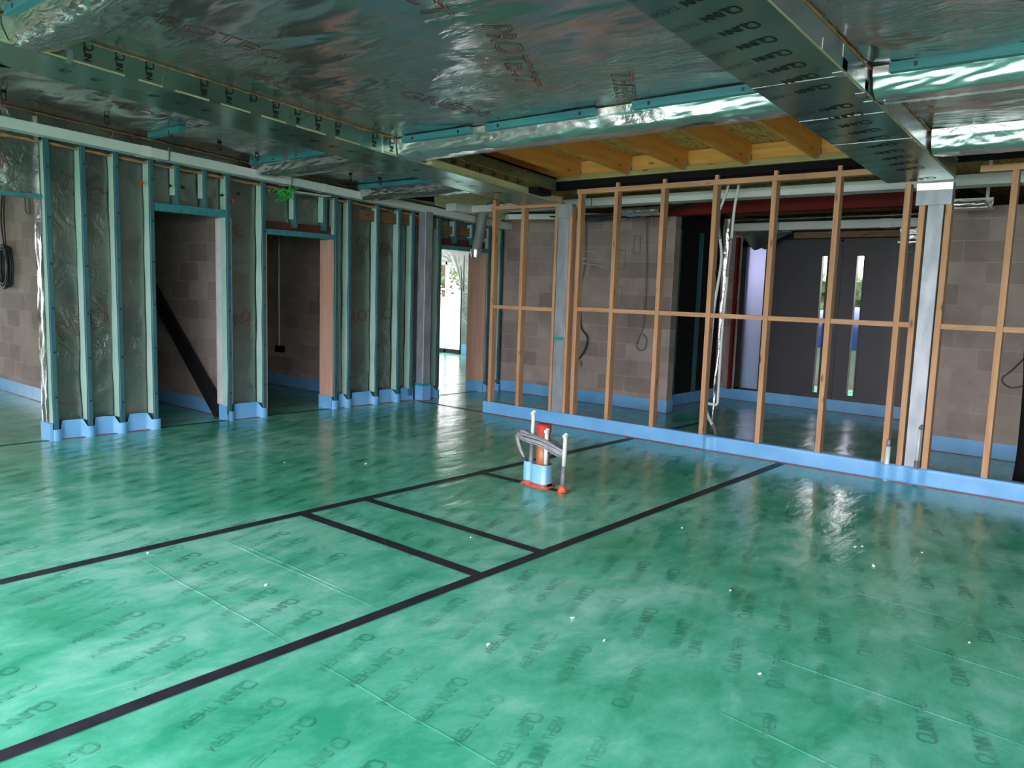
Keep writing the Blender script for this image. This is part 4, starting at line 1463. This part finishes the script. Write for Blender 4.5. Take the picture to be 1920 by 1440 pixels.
for x, y, s_ in tails:
    tailgeo(x, y, ZC + S(x) - 0.005).build('cable_tail', label='black cable tail for a ceiling light ' + s_, cat='cable', group='black cable tails for ceiling lights')
mb = MB()
mb.box(3.45, 3.95, 7.70, 7.75, ZC - 0.05, ZC - 0.005, 'teal_timber_flat', S)
mb.box(3.40, 3.50, 7.68, 7.78, ZC - 0.06, ZC - 0.005, 'dark_cable', S)
# dark batten lying across (y direction)
mb = MB()
mb.box(3.70, 3.76, 7.30, 7.95, ZC - 0.055, ZC - 0.004, 'teal_timber_flat', S)
mb.build('batten', label='short dark teal batten on the foil ceiling over the first doorway', cat='timber')

# green twine tangle at the duct
mb = MB()
rr = random.Random(9)
for i in range(26):
    x, z = 5.30 + rr.gauss(0, 0.10), 2.62 + rr.gauss(0, 0.035)
    mb.tube(arc([(x, 7.98, z), (x + rr.uniform(-.07, .07), 7.95, z + rr.uniform(-.05, .03)), (x + rr.uniform(-.09, .09), 7.97, z + rr.uniform(-.07, .02))], 4), 0.006, 'green_twine', 5)
mb.build('green_tangle', label='bright green stringy tangle tucked under the white duct', cat='twine')
mb = MB()
mb.box(5.30, 5.95, 8.0, 8.14, 2.642, 2.652, 'white_cap')
mb.build('duct_offcut', label='thin white strip tucked under the long white duct beside the green tangle', cat='duct')

# flexible duct in the corner
t = empty('flexible_duct', (8.3, 7.9, 2.1), 'grey ribbed flexible duct hanging down beside the far doorway', 'duct')
mb = MB()
pth = arc([(8.75, 7.62, 2.76), (8.55, 7.70, 2.78), (8.42, 7.76, 2.66), (8.38, 7.78, 2.40), (8.33, 7.80, 2.12)], 16)
mb.tube(pth, 0.07, 'grey_plastic', 16, rads=[0.068 + 0.006 * (i % 2) for i in range(len(pth))])
mb.build('hose', t)
M['flex'] = simple('flex', (0.22, 0.24, 0.26), rough=0.45)
for ch in t.children: ch.data.materials[0] = M['flex']
mb = MB()
mb.grid(lambda u, v: (8.33 + (0.085 + 0.01 * noise.noise(Vector((u * 6, v * 4, 0)))) * math.cos(u * 2 * PI) * (1 - v * 0.2), 7.80 + 0.085 * math.sin(u * 2 * PI) * (1 - v * 0.2), 2.16 - v * 0.12), 16, 6, 'foil_bright')
mb.build('foil_collar', t, label='crumpled silver foil round the lower end')

# ================================================================== FLOOR TAPES
def tape(x0, x1, y0, y1, label, seed):
    mb = MB()
    L = max(x1 - x0, y1 - y0)
    n = int(L / 0.1)
    alongx = (x1 - x0) > (y1 - y0)
    def fn(u, v):
        j = 0.007 * noise.noise(Vector((u * L * 0.9, seed, 0)))
        z = 0.0042 + 0.0012 * abs(noise.noise(Vector((u * L * 3, v * 2, seed))))
        if alongx: return (x0 + u * (x1 - x0), y0 + v * (y1 - y0) + j, z)
        return (x0 + v * (x1 - x0) + j, y0 + u * (y1 - y0), z)
    mb.grid(fn, n, 2, 'black_tape')
    mb.build('floor_tape', label=label, cat='tape', group='black tape lines on the floor')


tape(-1.5, 7.38, 2.765, 2.835, 'near long black tape line running from the bottom left corner to the stud frame', 1)
tape(-1.5, 7.38, 4.445, 4.52, 'far long black tape line parallel to the first, passing behind the pipes', 2)
tape(3.06, 3.14, 2.82, 4.46, 'shorter crosswise black tape nearest the camera', 3)
tape(3.615, 3.69, 2.82, 4.46, 'second crosswise black tape from the camera', 4)
tape(4.88, 4.95, 3.55, 4.46, 'short crosswise black tape ending at the floor pipes', 5)
tape(3.86, 4.64, WY - 0.03, WY + 0.01, 'thin black tape line across the first doorway', 6)
tape(5.16, 6.06, WY - 0.03, WY + 0.01, 'thin black tape line across the middle doorway', 7)
tape(0.0, 2.78, WY - 0.04, WY + 0.0, 'thin black tape line at the floor opening left of the partition', 8)
tape(7.44, 7.48, 6.8, 8.0, 'thin black tape line from the stud frame end to the grey post', 9)
tape(7.96, 9.0, WY + 0.05, WY + 0.09, 'thin black tape line across the far doorway', 10)
tape(7.6, 9.3, 4.46, 4.50, 'thin black tape line behind the stud frame', 11)

# ================================================================== FLOOR PIPES
PX = 4.95
def blue_wrap(mb, path, h, n=24, flare=0.012):
    """closed band round an outline"""
    pts = path
    m_ = len(pts)
    def ringz(z, k): return [(p[0] * 1 + (p[0] - cx) * k, p[1] + (p[1] - cy) * k, z) for p in pts]
    cx = sum(p[0] for p in pts) / m_
    cy = sum(p[1] for p in pts) / m_
    rows = [ringz(0.0, 0.05), ringz(0.01, 0.0), ringz(h, 0.0)]
    b = [q for r in rows for q in r]
    f = []
    for i in range(2):
        for k in range(m_):
            k2 = (k + 1) % m_
            f.append((i * m_ + k, i * m_ + k2, (i + 1) * m_ + k2, (i + 1) * m_ + k))
    mb.poly(b, 'blue_light', f, smooth=True)


simple('blue_light', (0.17, 0.40, 0.60), (0.22, 0.46, 0.66), 0.28, scale=5)


def oval(cx, cy, rx, ry, n=28):
    return [(cx + rx * math.cos(2 * PI * i / n), cy + ry * math.sin(2 * PI * i / n)) for i in range(n)]


def flange(mb, pts, cx, cy):
    n = len(pts)
    k0 = [(p[0], p[1], 0.012) for p in pts]
    o1 = []
    for i, p in enumerate(pts):
        d = Vector((p[0] - cx, p[1] - cy))
        d.normalize()
        j = 0.030 + 0.014 * math.sin(i * 2.1) + 0.006 * math.sin(i * 5.3)
        o1.append((p[0] + d.x * j, p[1] + d.y * j, 0.0015))
    k1 = [(p[0], p[1], 0.035) for p in pts]
    b = k1 + k0 + o1
    f = []
    for i in range(2):
        for k in range(n):
            k2 = (k + 1) % n
            f.append((i * n + k, i * n + k2, (i + 1) * n + k2, (i + 1) * n + k))
    mb.poly(b, 'orange_red_seal', f, smooth=True)


# soil pipe
t = empty('waste_pipe', (PX, 3.83, 0), 'orange-brown waste pipe with a red socket, standing up through the green floor', 'pipe')
MB().tube([(PX, 3.83, 0), (PX, 3.83, 0.455)], 0.055, 'brown_pipe', 28).build('pipe', t)
mb = MB()
mb.tube([(PX, 3.83, 0.445), (PX, 3.83, 0.462), (PX, 3.83, 0.50), (PX, 3.83, 0.51)], 0.062, 'red_socket', 28, cap=False, rads=[0.057, 0.061, 0.061, 0.065])
mb.tube([(PX, 3.83, 0.51), (PX, 3.83, 0.512), (PX, 3.83, 0.46)], 0.058, 'red_socket', 28, cap=True, rads=[0.065, 0.056, 0.050])
mb.build('socket', t, label='red rubber socket ring')
# white conduit at the right of the soil pipe shares the blue wrap
mb = MB()
pts = [(PX + a, b) for a, b in [(-0.066, 3.90), (-0.072, 3.85), (-0.075, 3.79), (-0.07, 3.755), (-0.05, 3.745), (0.02, 3.745), (0.05, 3.77), (0.07, 3.81), (0.072, 3.86), (0.05, 3.90), (0.0, 3.92), (-0.04, 3.915)]]
blue_wrap(mb, pts, 0.19)
bw = mb.build('blue_film_wrap', t, label='light blue film wrapped round the foot')
mb = MB()
flange(mb, pts, PX, 3.83)
mb.build('sealing_flange', bw, label='orange-red seal stuck to the floor')


def conduit(name, y, x, zg, zt, lab, wrapped, lean=0.0, split=True):
    t = empty(name, (x, y, 0), lab, 'pipe')
    MB().tube([(x, y, 0), (x, y + lean * zg, zg)], 0.019, 'grey_plastic', 16).build('sleeve', t, label='dark grey sleeve')
    mb = MB()
    mb.tube([(x, y + lean * zg, zg), (x, y + lean * zt, zt - 0.03)], 0.0165, 'white_cap', 16)
    # crimped pinched end
    mb.box(x - 0.016, x - 0.004, y + lean * zt - 0.016, y + lean * zt + 0.016, zt - 0.035, zt - 0.012, 'white_cap')
    mb.box(x + 0.002, x + 0.016, y + lean * zt - 0.013, y + lean * zt + 0.013, zt - 0.035, zt, 'white_cap')
    mb.build('pipe', t)
    if wrapped:
        mb = MB()
        pp = oval(x, y + 0.012, 0.045, 0.052)
        blue_wrap(mb, pp, 0.19)
        bw = mb.build('blue_film_wrap', t, label='light blue film wrapped round the foot')
        mb = MB()
        flange(mb, pp, x, y)
        mb.build('sealing_flange', bw, label='orange-red seal stuck to the floor')
    return t


conduit('conduit_pipe', 3.955, PX, 0.36, 0.61, 'tallest white-topped grey conduit, left of the orange waste pipe and wrapped in light blue', True, -0.02)
t2 = conduit('conduit_pipe', 3.765, PX - 0.045, 0.20, 0.49, 'white conduit tight against the front of the orange waste pipe', False)
t3 = conduit('conduit_pipe', 3.60, PX - 0.03, 0.21, 0.475, 'freestanding white-topped grey conduit at the right of the floor pipes', False, -0.02)
mb = MB()
pp = oval(PX - 0.03, 3.60, 0.021, 0.021)
flange(mb, pp, PX - 0.03, 3.60)
mb.tube([(PX - 0.03, 3.60, 0.0), (PX - 0.03, 3.60, 0.05)], 0.030, 'orange_red_seal', 16, rads=[0.042, 0.022])
mb.build('sealing_flange', t3, label='orange-red seal stuck to the floor')
# cable coil hung over the pipes
t = empty('cable_coil', (PX, 3.85, 0.4), 'coil of grey cable looped round the orange waste pipe and left conduit', 'cable')
mb = MB()
rr = random.Random(4)
for i in range(20):
    ph = i * 0.06
    pts = []
    ry, rx = 0.22 + rr.uniform(-0.035, 0.03), 0.085 + rr.uniform(-0.015, 0.03)
    zc = 0.375 + rr.uniform(-0.035, 0.03)
    for k in range(33):
        a = 2 * PI * k / 32
        yy = 3.845 + ry * math.cos(a)
        zz = zc + 0.045 * (math.cos(a)) * 0.35 + (-0.02 if math.sin(a) > 0 else 0.02) * abs(math.sin(a)) - 0.06 * max(0, -math.cos(a)) ** 2
        pts.append((PX - 0.0 + rx * math.sin(a) * 1.0, yy, zz))
    mb.tube(pts, 0.0055, 'light_grey_cable', 6)
mb.build('coil', t)
mb = MB()
for i in range(9):
    dy = i * 0.006
    mb.tube(arc([(PX - 0.07, 3.90 + dy, 0.42), (PX - 0.05, 4.02 + dy, 0.44 - i * 0.006), (PX - 0.01, 4.085 + dy * 0.6, 0.37), (PX, 4.06 + dy * 0.5, 0.27), (PX, 4.01 + dy * 0.2, 0.19)], 6), 0.005, 'light_grey_cable', 6)
mb.build('cable_tail', t)
mb = MB()
mb.tube(arc([(PX, 4.022, 0.21), (PX, 4.0, 0.16), (PX, 3.985, 0.12)], 4), 0.014, 'dark_cable', 8)
mb.build('cable_sheath', t, label='black sheath entering the left conduit wrap')

# leaning plank in the first doorway
mb = MB()
P0, P1 = Vector((4.69, 8.42, 0.06)), Vector((4.69, 10.95, 2.25))
dr = (P1 - P0)
ln = dr.length
dr.normalize()
sd = Vector((0, 1, 0)).normalized()
sd = (sd - dr * sd.dot(dr)).normalized()
nn = dr.cross(sd).normalized()
W, T = 0.105, 0.02
mb.poly([P0 + sd * a * W + nn * b * T + dr * c * ln for c in (0, 1) for a in (-1, 1) for b in (-1, 1)], 'dark_plank', [(0, 1, 3, 2), (4, 6, 7, 5), (0, 4, 5, 1), (2, 3, 7, 6), (0, 2, 6, 4), (1, 5, 7, 3)])
mb.build('leaning_board', label='dark board leaning diagonally inside the first doorway', cat='plank')
# pale bar stands in for window-edge light in the middle doorway
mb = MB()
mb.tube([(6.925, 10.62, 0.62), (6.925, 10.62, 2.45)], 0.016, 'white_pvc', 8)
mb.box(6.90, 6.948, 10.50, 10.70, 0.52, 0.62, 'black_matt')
mb.build('window_light_bar', label='thin pale bar standing in for window-edge light in the middle doorway', cat='light streak')

# black thing at the right edge behind the frame
t = empty('vacuum_bag', (8.1, 0.93, 0), 'x', 'tool')
bpy.data.objects.remove(t)
mb = MB()
mb.tube(arc([(8.15, 0.90, 0.0), (8.15, 0.90, 0.25), (8.18, 0.92, 0.55), (8.22, 0.95, 0.9), (8.25, 0.99, 1.20)], 4), 0.06, 'black_matt', 12, rads=[0.11] + [0.10 - 0.004 * i for i in range(16)])
mb.build('black_tool', label='narrow black object standing behind the stud frame at the right edge', cat='tool')
cable([(8.22, 0.95, 1.22), (8.3, 1.10, 1.02), (8.3, 1.18, 0.92), (8.3, 1.10, 0.85), (8.3, 0.95, 0.90)], 0.008, 'dark_cable', 'dark cable loop hanging beside the black object at the right edge')
